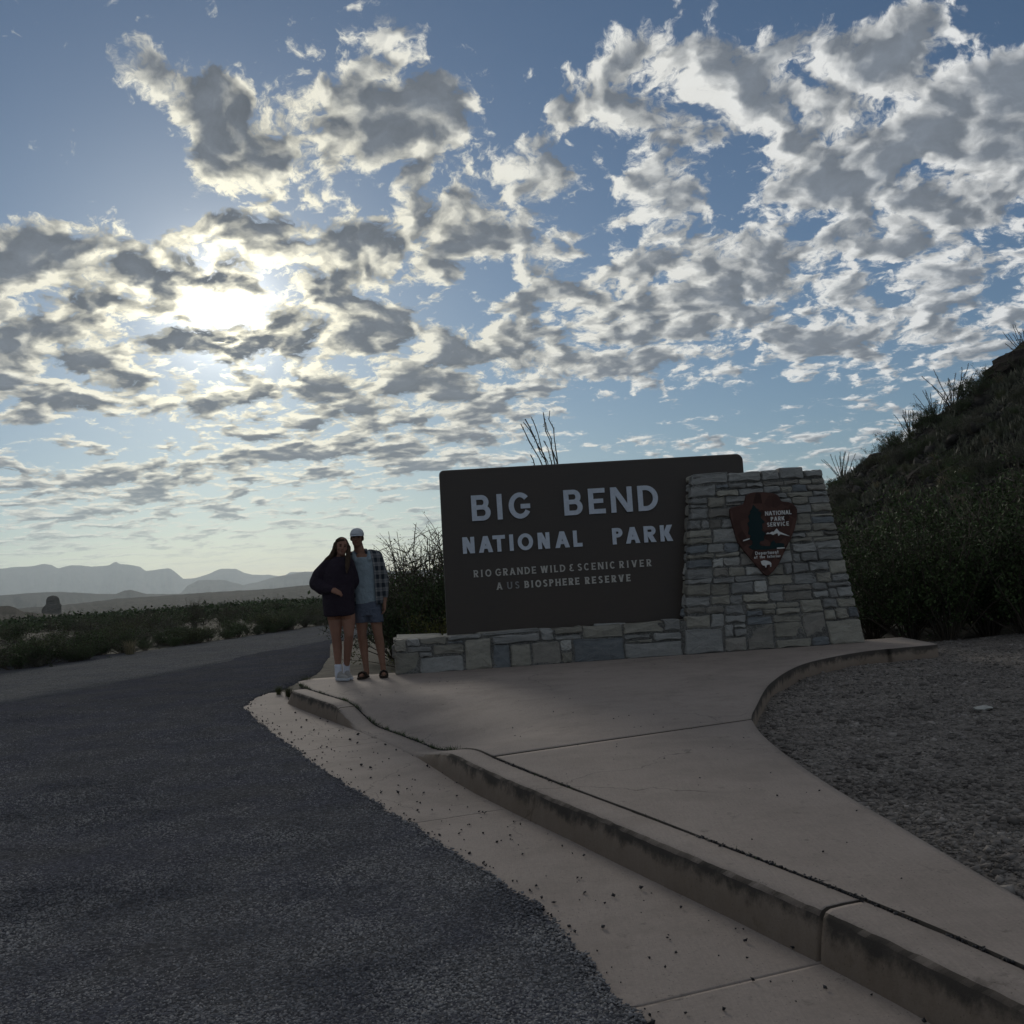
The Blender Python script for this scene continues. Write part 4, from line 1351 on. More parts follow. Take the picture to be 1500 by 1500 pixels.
def build_man():
    o_ = (-1.72, 12.05, 0.168)
    p = tag(empty('person', o_), 'man in a white cap, open plaid shirt, grey tank top and shorts with sandals', 'person')
    hc = (-.121, -.005, 1.635)
    B = head_prims(hc, .97, 0.05, RAD(2))
    B += [cap_prim((-.120, .018, 1.575), .054, (-.100, .028, 1.455), .062), cap_prim((-.19, .03, 1.43), .055, (.03, .03, 1.425), .058)]
    B += [loft_prim([(-.055, .02, 1.44, .12, .07), (-.06, .02, 1.38, .165, .10), (-.05, .015, 1.20, .155, .10), (-.04, .01, 1.0, .135, .09), (-.038, .01, .86, .145, .10), (-.038, .01, .78, .14, .10)])]
    # arm at his left side, hand hanging relaxed
    B += [cap_prim((.085, .03, 1.405), .060, (.118, .035, 1.30), .052), cap_prim((.118, .035, 1.30), .052, (.162, .045, 1.125), .041), cap_prim((.162, .045, 1.125), .042, (.165, .01, .905), .028),
          cap_prim((.165, .01, .905), .027, (.160, -.005, .865), .024)]
    B += hand((.158, -.010, .815), (0.0, -.12, -1), (0.25, -1, 0), (-.9, -.3, -.1), 1.0, 1.05)
    # other arm round her back
    B += [cap_prim((-.20, .03, 1.405), .058, (-.30, .10, 1.28), .048), cap_prim((-.30, .10, 1.28), .046, (-.42, .10, 1.16), .040), cap_prim((-.42, .10, 1.16), .038, (-.52, .03, 1.14), .028)]
    B += hand((-.57, -.01, 1.13), (-.9, -.5, -.1), (0, .1, 1), (.4, -.9, 0), 1.0, 1.0)
    for hx, kx, ax in ((-.105, -.125, -.100), (.030, .066, .098)):
        B += [cap_prim((hx, .01, .84), .088, (hx * .6 + kx * .4, .0, .68), .074), cap_prim((hx * .6 + kx * .4, .0, .68), .074, (kx, -.008, .50), .053),
              cap_prim((kx, -.008, .50), .053, (kx + (ax - kx) * .3, .025, .37), .054), cap_prim((kx + (ax - kx) * .3, .025, .37), .052, (ax, .022, .11), .031), cap_prim((ax, .022, .11), .032, (ax, .025, .055), .034)]
    B += foot_prims((-.098, .035, .040), (-.145, -.17, .034), .029) + foot_prims((.098, .035, .040), (.128, -.18, .034), .029)
    obj('body', union_mesh('body', B, .0065, 3), M['skin_m'], p)
    face(p, (hc[0], hc[1], hc[2] + .004), .97, .05, RAD(2), M['lip'])
    hair = obj('hair', union_mesh('hair', [ell_prim((hc[0], .012, 1.645), (.077, .096, .080)), ], .008, 2), M['hair_m'], p)
    # cap with peak
    cp = obj('cap', plain_mesh('cap', [loft_prim([(hc[0], .008, 1.662, .082, .103, 0), (hc[0], .008, 1.690, .081, .101), (hc[0], .010, 1.722, .070, .088), (hc[0], .012, 1.744, .045, .058), (hc[0], .012, 1.752, .012, .015)], 24)]), M['cap'], p)
    br = []
    for k in range(13):
        a = RAD(200 + 140 * k / 12)
        br.append(((hc[0] + .078 * math.cos(a), .006 + .098 * math.sin(a), 1.668), (hc[0] + .086 * math.cos(a), .0 + .165 * math.sin(a), 1.655)))
    V = [q[0] for q in br] + [q[1] for q in br]
    pk = obj('peak', mesh_from('peak', V, [(i, i + 1, 14 + i, 13 + i) for i in range(12)], True), M['cap'], cp)
    shell(pk, .006, 1)
    # tank top
    T = [loft_prim([(-.045, .012, .862, .160, .122), (-.045, .010, .95, .158, .118), (-.047, .010, 1.10, .160, .118), (-.055, .012, 1.25, .172, .120), (-.060, .016, 1.34, .172, .118), (-.064, .016, 1.395, .150, .108), (-.066, .02, 1.412, .10, .07)], 40, .02, 3),
         cap_prim((-.150, -.075, 1.37), .026, (-.168, -.01, 1.462), .024), cap_prim((.020, -.075, 1.37), .026, (.006, -.01, 1.458), .024)]
    obj('tank_top', union_mesh('tank_top', T, .008, 2), M['tee'], p)
    # shorts
    S = [loft_prim([(-.038, .008, .72, .155, .112), (-.038, .008, .80, .162, .118), (-.038, .008, .885, .155, .115)], 32, .02, 5),
         loft_prim([(-.118, .004, .640, .083, .092), (-.112, .004, .72, .088, .10), (-.105, .006, .80, .085, .11)], 28, .03, 6), loft_prim([(.055, .004, .635, .083, .092), (.042, .004, .72, .090, .10), (.03, .006, .80, .085, .11)], 28, .03, 7)]
    obj('shorts', union_mesh('shorts', S, .007, 2), M['shorts'], p)
    # open plaid shirt: back and sides with two hanging fronts, and sleeves
    rg = [(-.040, .012, .840, .188, .140), (-.042, .012, .95, .184, .136), (-.045, .014, 1.10, .186, .136), (-.052, .016, 1.24, .194, .138), (-.058, .022, 1.34, .190, .130), (-.062, .028, 1.41, .150, .105), (-.080, .030, 1.455, .098, .078), (-.098, .03, 1.482, .076, .072)]
    sh = obj('plaid_shirt', plain_mesh('plaid_shirt', [loft_prim(rg, 44, .035, 9, a0=-52, a1=232, closed=False)]), M['plaid'], p)
    shell(sh, .010, 1)
    sl = obj('sleeve', union_mesh('sleeve', [cap_prim((.020, .03, 1.430), .066, (.085, .032, 1.400), .080), cap_prim((.085, .032, 1.400), .080, (.122, .038, 1.29), .068), cap_prim((.122, .038, 1.29), .066, (.166, .047, 1.125), .056), cap_prim((.166, .047, 1.125), .056, (.167, .015, .945), .042)], .008, 3), M['plaid'], p)
    sl = obj('sleeve', union_mesh('sleeve', [cap_prim((-.13, .03, 1.430), .066, (-.19, .03, 1.400), .078), cap_prim((-.19, .03, 1.400), .078, (-.30, .10, 1.28), .060), cap_prim((-.30, .10, 1.28), .060, (-.42, .10, 1.16), .052), cap_prim((-.42, .10, 1.16), .052, (-.50, .045, 1.145), .042)], .008, 3), M['plaid'], p)
    # collar
    obj('collar', union_mesh('collar', [cap_prim((-.175, -.03, 1.445), .014, (-.165, .075, 1.492), .017), cap_prim((-.165, .075, 1.492), .017, (-.035, .075, 1.492), .017), cap_prim((-.035, .075, 1.492), .017, (-.015, -.035, 1.44), .014)], .006, 2), M['plaid'], p)
    for h, t in (((-.098, .035), (-.147, -.18)), ((.098, .035), (.130, -.19))):
        h = np.array(h); t = np.array(t); d = (t - h) / np.linalg.norm(t - h); s = np.array((-d[1], d[0]))
        pts = []
        for f, w in ((-.03, .022), (.03, .036), (.45, .037), (.75, .050), (.95, .042), (1.06, .018)):
            pts.append((h + (t - h) * f, w))
        V = []
        for z in (0.0, .022):
            for (c, w) in pts:
                V.append((*(c + s * w), z)); V.append((*(c - s * w), z))
        n = len(pts) * 2
        Fc = []
        for i in range(len(pts) - 1):
            a = i * 2
            Fc += [(a, a + 1, a + 3, a + 2), (n + a + 1, n + a, n + a + 2, n + a + 3), (a + 2, n + a + 2, n + a, a), (a + 1, n + a + 1, n + a + 3, a + 3)]
        Fc += [(1, 0, n, n + 1), (n - 2, n - 1, 2 * n - 1, 2 * n - 2)]
        sd = obj('sandal', mesh_from('sandal', V, Fc), M['sandal'], p)
        mid = h + (t - h) * .62
        st = []
        for w0, zz in ((-.046, .02), (-.036, .062), (0, .078), (.036, .062), (.046, .02)):
            st.append(np.array((*(mid + s * w0), zz)))
        obj('strap', union_mesh('strap', [cap_prim(st[i] + np.array((*(d * e), 0)), .011, st[i + 1] + np.array((*(d * e), 0)), .011, 8, 3) for i in range(4) for e in (-.022, .0, .022)], .006, 2), M['sandal'], sd)
    return p


def build_woman():
    o_ = (-2.05, 11.88, 0.168)
    p = tag(empty('person', o_), 'woman in an oversized dark hoodie and white socks leaning against the man', 'person')
    hc = (.055, -.004, 1.535)
    yaw, roll = RAD(16), RAD(9)
    B = head_prims(hc, .93, yaw, roll)
    B += [cap_prim((.045, .018, 1.475), .046, (.018, .022, 1.37), .052)]
    B += [loft_prim([(.0, .02, 1.40, .10, .06), (.0, .02, 1.34, .15, .085), (-.005, .01, 1.15, .135, .09), (-.01, .01, .98, .125, .09), (-.005, .012, .82, .165, .115), (.0, .012, .76, .16, .11)])]
    # arm bent across the front, the other tucked behind
    B += [cap_prim((-.125, .02, 1.345), .050, (-.27, .02, 1.135), .040), cap_prim((-.27, .02, 1.135), .040, (-.07, -.145, 1.045), .027)]
    B += hand((-.025, -.165, 1.028), (1, -.15, -.35), (.1, -.5, -.9), (.2, .6, -.6), 1.0, .92)
    B += [cap_prim((.13, .03, 1.34), .048, (.16, .10, 1.12), .038), cap_prim((.16, .10, 1.12), .038, (.08, .16, .98), .026)]
    B += hand((.05, .17, .95), (-.8, .1, -.4), (0, 1, .2), (-.3, -.6, -.3), 1.0, .9)
    B += [cap_prim((-.072, .012, .80), .092, (-.068, .0, .66), .080), cap_prim((-.068, .0, .66), .080, (-.066, -.012, .51), .054), cap_prim((-.066, -.012, .51), .053, (-.064, .030, .38), .055),
          cap_prim((-.064, .030, .38), .054, (-.068, .028, .13), .032), cap_prim((-.068, .028, .13), .032, (-.068, .03, .06), .034)]
    B += [cap_prim((.075, .012, .80), .090, (.086, -.012, .66), .078), cap_prim((.086, -.012, .66), .078, (.090, -.045, .525), .053), cap_prim((.090, -.045, .525), .052, (.062, .025, .40), .053),
          cap_prim((.062, .025, .40), .052, (.012, .12, .14), .031), cap_prim((.012, .12, .14), .031, (.008, .13, .07), .034)]
    B += foot_prims((-.072, .040, .048), (.055, -.120, .040), .027) + foot_prims((.002, .140, .048), (.075, -.02, .040), .027)
    obj('body', union_mesh('body', B, .0065, 3), M['skin_w'], p)
    face(p, (hc[0], hc[1], hc[2] + .004), .93, yaw, roll, M['lip'])
    # long hair: crown, back and two falls over the shoulders
    Hh = [ell_prim((.045, .028, 1.560), (.083, .088, .094), (0, roll, yaw)), cap_prim((.02, .065, 1.54), .070, (-.02, .085, 1.40), .062), cap_prim((-.02, .085, 1.40), .062, (-.04, .09, 1.28), .040),
          cap_prim((-.018, -.006, 1.575), .024, (-.040, .0, 1.50), .026), cap_prim((-.040, .0, 1.50), .028, (-.075, -.01, 1.43), .032), cap_prim((-.075, -.01, 1.43), .032, (-.130, -.015, 1.398), .024), cap_prim((-.130, -.015, 1.398), .022, (-.160, -.01, 1.385), .010),
          cap_prim((.105, -.020, 1.60), .022, (.132, -.015, 1.52), .026), cap_prim((.132, -.015, 1.52), .028, (.128, -.055, 1.41), .030), cap_prim((.128, -.055, 1.41), .030, (.122, -.105, 1.30), .026), cap_prim((.122, -.105, 1.30), .026, (.115, -.125, 1.23), .010),
          cap_prim((.01, -.062, 1.612), .016, (.085, -.060, 1.612), .016)]
    obj('hair', union_mesh('hair', Hh, .0065, 2), M['hair'], p)
    # oversized hoodie with wide sleeves
    T = [loft_prim([(-.016, .01, .740, .172, .150), (-.016, .01, .765, .182, .156), (-.020, .006, .90, .186, .158), (-.018, .004, 1.05, .186, .152), (-.008, .006, 1.20, .180, .142), (.002, .012, 1.32, .165, .122), (.008, .018, 1.385, .115, .095), (.016, .022, 1.425, .066, .066)], 44, .035, 11),
         cap_prim((-.115, .015, 1.335), .080, (-.215, .015, 1.225), .092), cap_prim((-.215, .015, 1.225), .092, (-.258, .01, 1.135), .092), cap_prim((-.258, .01, 1.135), .090, (-.19, -.06, 1.075), .080), cap_prim((-.19, -.06, 1.075), .080, (-.085, -.135, 1.047), .050),
         cap_prim((.115, .02, 1.335), .072, (.155, .09, 1.13), .074), cap_prim((.155, .09, 1.13), .074, (.09, .15, .99), .050),
         cap_prim((-.03, .085, 1.40), .040, (.07, .085, 1.40), .040)]
    hd = obj('hoodie', union_mesh('hoodie', T, .008, 3), M['hoodie'], p)
    obj('shorts', union_mesh('shorts', [loft_prim([(-.070, .008, .700, .089, .092), (-.068, .01, .76, .090, .098), (-.05, .01, .84, .09, .10)], 26, .03, 13), loft_prim([(.074, -.004, .700, .084, .090), (.068, .004, .76, .082, .095), (.05, .01, .84, .09, .10)], 26, .03, 14)], .008, 2), M['shorts_w'], p)
    for a, b in (((-.068, .028, .165), (-.070, .034, .06)), ((.010, .122, .165), (.006, .132, .06))):
        obj('sock', union_mesh('sock', [cap_prim(a, .041, b, .043), cap_prim(a, .043, (a[0], a[1], a[2] - .02), .043)], .006, 2), M['sock'], p)
    for h, t in (((-.074, .046), (.062, -.128)), ((.000, .146), (.082, -.026))):
        h = np.array(h); t = np.array(t); d = t - h
        up = union_mesh('shoe', [cap_prim((*h, .046), .038, (*(h + d * .45), .046), .038), cap_prim((*(h + d * .35), .046), .040, (*(h + d * .9), .032), .028), cap_prim((*h, .070), .036, (*(h + d * .25), .072), .034)], .006, 3)
        s_ = obj('shoe', up, M['shoe'], p)
        so = union_mesh('sole', [cap_prim((*h, .022), .042, (*(h + d * .5), .022), .040), cap_prim((*(h + d * .45), .022), .044, (*(h + d * .93), .022), .034)], .006, 1)
        for v in so.vertices:
            v.co.z = max(0.0, min(.030, v.co.z))
        obj('sole', so, M['cap'], s_)
    return p


build_man()
build_woman()

# ------------------------------------------------------------------ plants
def tubes(paths, seg=4):
    """paths: list of (pts (n,3), radii (n,)) -> verts, quad faces"""
    V, Fc = [], []
    for P, rad in paths:
        P = np.asarray(P, float); n = len(P)
        T = np.gradient(P, axis=0); T /= np.linalg.norm(T, axis=1)[:, None] + 1e-9
        a = np.array([0.31, 0.92, 0.12])
        U_ = np.cross(T, a); U_ /= np.linalg.norm(U_, axis=1)[:, None] + 1e-9
        W = np.cross(T, U_)
        b = len(V)
        for i in range(n):
            for k in range(seg):
                t = 2 * math.pi * k / seg
                V.append(P[i] + (U_[i] * math.cos(t) + W[i] * math.sin(t)) * rad[i])
        for i in range(n - 1):
            for k in range(seg):
                j = (k + 1) % seg
                Fc.append((b + i * seg + k, b + i * seg + j, b + (i + 1) * seg + j, b + (i + 1) * seg + k))
    return np.array(V), np.array(Fc)


def leaves(C, size, rng, aspect=0.5, up=0.3):
    """diamond leaves at centres C"""
    n = len(C)
    d = rng.normal(size=(n, 3)); d[:, 2] += up; d /= np.linalg.norm(d, axis=1)[:, None]
    e = rng.normal(size=(n, 3)); e -= (e * d).sum(1)[:, None] * d; e /= np.linalg.norm(e, axis=1)[:, None]
    s = (size * rng.uniform(0.6, 1.4, n))[:, None]
    nrm = np.cross(d, e) * s * 0.12
    V = np.stack([C - d * s * .5, C + e * s * aspect * .5 + nrm, C + d * s * .5, C - e * s * aspect * .5 + nrm], 1).reshape(-1, 3)
    return V, np.arange(n * 4).reshape(n, 4)


def shrub_template(seed, H, W, nstem, nleaf, lsize, leafmat, top_open=0.4, aspect=.5, twigs=6):
    rng = np.random.default_rng(seed)
    paths, cand = [], []
    for k in range(nstem):
        az = rng.uniform(0, 2 * np.pi); tilt = abs(rng.normal(0, 1)) * 0.45 + 0.08
        L = H * rng.uniform(0.62, 1.0) / max(0.55, math.cos(min(tilt, 1.0)))
        b = np.array([math.cos(az), math.sin(az), 0]) * rng.uniform(0, .09) * W
        pts = [b]
        dirv = np.array([math.cos(az) * math.sin(tilt), math.sin(az) * math.sin(tilt), math.cos(tilt)])
        for i in range(6):
            dirv = dirv + rng.normal(0, .11, 3) + np.array([0, 0, .04]); dirv /= np.linalg.norm(dirv)
            pts.append(pts[-1] + dirv * L / 6 * np.array([W / H * 1.1, W / H * 1.1, 1]))
        pts = np.array(pts); pts[:, 2] = np.maximum(pts[:, 2], 0)
        paths.append((pts, np.linspace(.011, .003, 7) * (H ** .6)))
        for t in range(twigs):
            f = rng.uniform(0.25, 1.0) * 5.99; i = int(f); q = pts[i] + (pts[i + 1] - pts[i]) * (f - i)
            td = rng.normal(0, 1, 3); td[2] = abs(td[2]) * .8 + .25; td /= np.linalg.norm(td)
            tl = H * rng.uniform(.12, .28)
            tp = np.array([q, q + td * tl * .5 + rng.normal(0, .01, 3), q + td * tl + rng.normal(0, .02, 3)])
            paths.append((tp, np.array([.004, .003, .0015]) * (H ** .6)))
            m = 12
            w = rng.random(m)[:, None]
            cand.append(tp[0] + (tp[2] - tp[0]) * w + rng.normal(0, .035 * H ** .5, (m, 3)))
        w = rng.uniform(.35, 1, 10) * 5.99
        ii = w.astype(int)
        cand.append(pts[ii] + (pts[ii + 1] - pts[ii]) * (w - ii)[:, None] + rng.normal(0, .03, (10, 3)))
    cand = np.concatenate(cand)
    rel = cand[:, 2] / H
    keep = np.exp(-np.clip(rel - (1 - top_open), 0, 1) * 3.2)
    idx = rng.choice(len(cand), nleaf, p=keep / keep.sum())
    C = cand[idx] + rng.normal(0, .028 * H ** .5, (nleaf, 3))
    C = C[C[:, 2] > 0.02]
    V, Fc = tubes(paths, 3)
    st = mesh_np('stems', V, Fc)
    V, Fc = leaves(C, lsize, rng, aspect)
    lf = mesh_np('foliage', V, Fc)
    st.materials.append(M['twig']); lf.materials.append(M[leafmat])
    return [('stems', st), ('foliage', lf)]


def blades_template(seed, H, W, n, mat, width=.012, droop=.5):
    rng = np.random.default_rng(seed)
    V, Fc = [], []
    for k in range(n):
        az = rng.uniform(0, 2 * np.pi); b = np.array([math.cos(az), math.sin(az), 0]) * rng.uniform(0, .2) * W
        az2 = az + rng.normal(0, .6); h = H * rng.uniform(.5, 1.0); out = W * rng.uniform(.1, .55)
        dv = np.array([math.cos(az2), math.sin(az2), 0]); sd = np.array([-dv[1], dv[0], 0]) * width * .5
        p0, p1, p2 = b, b + dv * out * .4 + np.array([0, 0, h * .65]), b + dv * out + np.array([0, 0, h * (1 - droop * rng.random() * .5)])
        i = len(V)
        V += [p0 - sd, p0 + sd, p1 - sd * .8, p1 + sd * .8, p2 - sd * .1, p2 + sd * .1]
        Fc += [(i, i + 1, i + 3, i + 2), (i + 2, i + 3, i + 5, i + 4)]
    me = mesh_np('blades', np.array(V), np.array(Fc)); me.materials.append(M[mat])
    return [('blades', me)]


def wand_template(seed, H, W, n, mat='wand', r=.016, leaf=True, wiggle=.05):
    """ocotillo: bare thorny wands fanning from the base"""
    rng = np.random.default_rng(seed)
    out = []
    for k in range(n):
        az = rng.uniform(0, 2 * np.pi); tilt = rng.uniform(.1, 1.0) ** .8 * W / H * .75
        d = np.array([math.cos(az) * math.sin(tilt), math.sin(az) * math.sin(tilt), math.cos(tilt)])
        L = H * rng.uniform(.65, 1.0)
        pts = [np.array([math.cos(az), math.sin(az), 0]) * .05]
        for i in range(9):
            d = d + rng.normal(0, wiggle, 3); d /= np.linalg.norm(d)
            pts.append(pts[-1] + d * L / 9)
        out.append(np.array(pts))
    return wands_from(out, rng, mat, r, leaf)


def wands_from(lines, rng, mat, r, leaf, leafmat='leaf_olive'):
    parts = []
    for pts in lines:
        q = spline(pts, 26)
        q = q + rng.normal(0, r * .25, q.shape)
        rad = np.linspace(r, r * .5, 26) * rng.uniform(.8, 1.25, 26)
        V, Fc = tubes([(q, rad)], 5)
        if leaf:
            n = 90
            f = rng.uniform(4, 24.9, n); i = f.astype(int)
            C = q[i] + (q[i + 1] - q[i]) * (f - i)[:, None] + rng.normal(0, r * .9, (n, 3))
            LV, LF = leaves(C, r * 1.7, rng, .55)
            Fc = np.vstack([Fc, LF + len(V)]); V = np.vstack([V, LV])
        me = mesh_np('stem', V, Fc); me.materials.append(M[mat])
        parts.append(('stem', me))
    return parts


def plant(name, parts, loc, sc, rz, label, cat, group=None, tilt=0.0):
    e = empty(name, loc, rz)
    e.scale = (sc, sc, sc) if not isinstance(sc, tuple) else sc
    e.rotation_euler = (tilt, 0, rz)
    for n, me in parts:
        COL.objects.link(o := bpy.data.objects.new(n, me)); o.parent = e
    return tag(e, label, cat, group)


rp = random.Random(99)
nr = np.random.default_rng(5)
T_DENSE = [shrub_template(200 + k, 1.8, 1.5, 42, 8500, .050, 'leaf_dark', .25, .55, 9) for k in range(4)]
T_CREO = [shrub_template(220 + k, 1.9, 1.3, 34, 3600, .032, 'leaf_olive', .55, .5, 9) for k in range(3)]
T_YEL = [shrub_template(230 + k, 0.9, 0.9, 34, 5200, .032, 'leaf_yellow', .15, .5, 8) for k in range(2)]
T_SCRUB = [shrub_template(240 + k, 0.9, 1.0, 26, 2600, .040, ['leaf_olive', 'leaf_dark', 'leaf_grey', 'leaf_dark'][k], .2, .5, 6) for k in range(4)]
T_TUFT = [blades_template(250 + k, .55, .6, 160, m_, .010) for k, m_ in enumerate(['straw', 'leaf_olive', 'leaf_grey'])]
T_OCO = [wand_template(260 + k, 1.5, 1.5, 15) for k in range(2)]
T_CAND = wand_template(270, .75, .5, 26, 'wand_pale', .010, False, .03)
T_BARE = shrub_template(280, 1.5, 1.3, 14, 60, .03, 'leaf_grey', .5, .5, 5)


def gpos(px, y, dz=0.0):
    """ground point on a bearing: px is the tangent offset in 1/1500ths"""
    x = (px - 750) / 1500.0 * y
    return (x, y, float(ground_z(x, y)) - .02 + dz)


# dense shrubs beside and behind the pillar
for k, (px, y, h) in enumerate([(1262, 14.9, 1.15), (1318, 14.2, 1.45), (1372, 13.9, 1.6), (1430, 14.3, 1.75), (1490, 13.8, 1.8), (1550, 14.2, 1.9), (1275, 16.4, 1.75), (1340, 16.9, 2.1), (1408, 17.2, 2.3), (1470, 16.6, 2.35), (1535, 17.0, 2.5), (1610, 15.0, 2.1)]):
    plant('dense_shrub', T_DENSE[k % 4], gpos(px, y), h / 1.8, rp.uniform(0, 6.3), 'tall dark green shrub in the thicket between the stone pillar and the hill', 'shrub', 'dark thicket beside the pillar')
for k, (px, y, h) in enumerate([(1240, 17.8, 1.3), (1300, 19.0, 1.5), (1385, 19.6, 1.7), (1460, 19.5, 1.9), (1515, 20.0, 2.0)]):
    plant('creosote_bush', T_CREO[k % 3], gpos(px, y), h / 1.9, rp.uniform(0, 6.3), 'olive feathery bush at the foot of the hill behind the dark thicket', 'bush', 'bushes at the foot of the hill')
# behind the left end of the sign
for k, (px, y, h) in enumerate([(588, 15.4, 1.35), (628, 15.0, 1.45), (668, 15.6, 1.5), (720, 16.0, 1.5), (566, 17.2, 1.2)]):
    plant('dense_shrub', T_DENSE[k % 4], gpos(px, y), h / 1.8, rp.uniform(0, 6.3), 'dark green shrub in the row behind the left end of the sign', 'shrub', 'shrubs behind the sign')
for k, (px, y, h) in enumerate([(600, 17.4, 2.05), (640, 17.0, 2.15), (690, 17.6, 2.0), (582, 19.5, 1.75)]):
    plant('creosote_bush', T_CREO[k % 3], gpos(px, y), h / 1.9, rp.uniform(0, 6.3), 'tall sparse twiggy bush rising above the shrubs behind the sign', 'bush', 'twiggy bushes behind the sign')
plant('flowering_bush', T_YEL[0], gpos(630, 13.9), .95, 1.0, 'yellow green rounded bush close behind the sign by the low stone end', 'bush')

# ocotillo standing behind the board
OCO = [[(0.43, 3.06), (0.4, 3.15), (0.37, 3.26)], [(0.54, 3.06), (0.5, 3.19), (0.44, 3.31), (0.38, 3.44), (0.33, 3.53), (0.3, 3.62), (0.27, 3.73), (0.24, 3.77)], [(0.61, 3.06), (0.54, 3.22), (0.49, 3.37), (0.45, 3.48), (0.42, 3.58), (0.38, 3.69), (0.31, 3.83)], [(0.62, 3.09), (0.52, 3.34), (0.47, 3.47), (0.43, 3.57), (0.37, 3.68), (0.29, 3.79)], [(0.67, 3.06), (0.61, 3.23), (0.58, 3.32), (0.55, 3.47), (0.53, 3.61), (0.51, 3.7), (0.48, 3.79), (0.43, 3.92)], [(0.71, 3.06), (0.69, 3.21), (0.68, 3.34), (0.6, 3.43), (0.6, 3.48)], [(0.81, 3.08), (0.78, 3.19), (0.74, 3.3), (0.72, 3.39), (0.72, 3.47), (0.66, 3.57), (0.65, 3.68), (0.64, 3.87), (0.62, 3.96)], [(0.76, 3.2), (0.72, 3.46), (0.74, 3.54), (0.7, 3.64), (0.67, 3.7), (0.66, 3.82)], [(0.81, 3.08), (0.81, 3.26), (0.8, 3.39), (0.79, 3.54), (0.79, 3.68), (0.72, 3.81), (0.74, 3.91), (0.74, 3.99)]]
lines = []
for k, L in enumerate(OCO):
    dy = rp.uniform(-.25, .25)
    b = (0.0, 0.0, 0.0)
    first = (L[0][0] - .9, L[0][1])
    pts = [b, (first[0] * .25, dy * .3, first[1] * .33), (first[0] * .6, dy * .7, first[1] * .68)] + [(x - .9, dy, z) for x, z in L]
    lines.append(pts)
plant('ocotillo', wands_from(lines, np.random.default_rng(3), 'wand', .016, True), (0.9, 17.0, -.02), 1.0, 0, 'tall thorny ocotillo wands rising behind the dark sign board', 'cactus')


def hill_range(azd):
    """distance to the foot and to the skyline of the hill on a bearing"""
    a = RAD(azd); r = np.linspace(14, 90, 500)
    z = hill_z(r * math.sin(a), r * math.cos(a))
    i = int(np.argmax((z - CAM_H) / r))
    foot = r[np.argmax(z > 0.15)] if (z > 0.15).any() else r[i]
    return float(foot), float(r[i])


def skyline(azd):
    a = RAD(azd); r = hill_range(azd)[1]
    return r * math.sin(a), r * math.cos(a), float(hill_z(r * math.sin(a), r * math.cos(a)))


HILL_AZ = np.linspace(9, 34, 60)
HILL_R = np.array([hill_range(q) for q in HILL_AZ])


def hill_points(n, rng, a0, a1):
    """points spread over the side of the hill that is turned to the road"""
    a = rng.uniform(a0, a1, n)
    f = np.interp(a, HILL_AZ, HILL_R[:, 0]); g = np.interp(a, HILL_AZ, HILL_R[:, 1])
    r = f + (g - f + 1.5) * rng.random(n)
    a = np.radians(a)
    x, y = r * np.sin(a), r * np.cos(a)
    return x, y, hill_z(x, y)


for azd, h, k, lab in ((18.0, 2.0, 0, 'spreading bare ocotillo low on the hill skyline next to the pillar top'), (23.75, 2.5, 1, 'upright ocotillo high on the hill skyline'), (22.95, 2.0, 0, 'leaning ocotillo below the upright one on the hill skyline'), (27.3, 2.2, 1, 'ocotillo beside the rock outcrop at the top of the slope')):
    x, y, z = skyline(azd)
    plant('ocotillo', T_OCO[k], (x, y, z - .12), h / 1.5, rp.uniform(0, 6), lab, 'cactus', tilt=rp.uniform(-.15, .15))
for azd, h, t in ((20.6, .75, T_SCRUB[1]), (21.0, .8, T_SCRUB[1]), (21.6, .75, T_OCO[0]), (22.2, .65, T_SCRUB[1]), (22.6, .7, T_SCRUB[3]), (24.3, .85, T_SCRUB[1]), (24.8, .6, T_SCRUB[2]), (25.4, .6, T_SCRUB[1]), (19.2, .35, T_SCRUB[2]), (19.8, .4, T_SCRUB[1]), (26.2, .4, T_SCRUB[2])):
    x, y, z = skyline(azd)
    plant('hill_shrub', t, (x, y, z - .08), h / .9 * 1.6, rp.uniform(0, 6), 'small shrub outlined against the sky along the crest of the slope', 'shrub', 'shrubs along the hill skyline')
_r = HILL_R[int(np.argmin(np.abs(HILL_AZ - 24.2))), 0] + 1.5
x_, y_ = _r * math.sin(RAD(24.2)), _r * math.cos(RAD(24.2))
plant('candelilla', T_CAND, (x_, y_, float(hill_z(x_, y_)) - .05), 2.3, .4, 'clump of pale upright waxy stems on the lower hillside', 'plant')
HPX, HPY, HPZ = hill_points(285, np.random.default_rng(61), 13.0, 30.5)
for k, (x, y, z) in enumerate(zip(HPX, HPY, HPZ)):
    t = T_SCRUB[k % 4] if k % 5 else T_TUFT[k % 3]
    lab, nm, gp, ct = (('low round shrub scattered on the rocky hillside', 'hill_shrub', 'shrubs dotted over the hillside', 'shrub') if k % 5 else ('clump of wiry grass scattered on the rocky hillside', 'grass_clump', 'grass clumps on the hillside', 'grass'))
    plant(nm, t, (float(x), float(y), float(z) - .06), rp.uniform(.45, 1.1) * (1.4 if not k % 5 else 1.0), rp.uniform(0, 6), lab, ct, gp)


def rock_mesh(seed, flat_=.7):
    rng = np.random.default_rng(seed)
    bm = bmesh.new()
    bmesh.ops.create_icosphere(bm, subdivisions=2, radius=1.0)
    for v in bm.verts:
        n = mnoise.noise(v.co * 1.4 + Vector((seed, 0, 0))) * .5 + mnoise.noise(v.co * 3.1 + Vector((0, seed, 0))) * .2
        v.co *= 1 + n
        v.co.z *= flat_
    me = bpy.data.meshes.new('boulder'); bm.to_mesh(me); bm.free()
    me.materials.append(M['butte'])
    return me


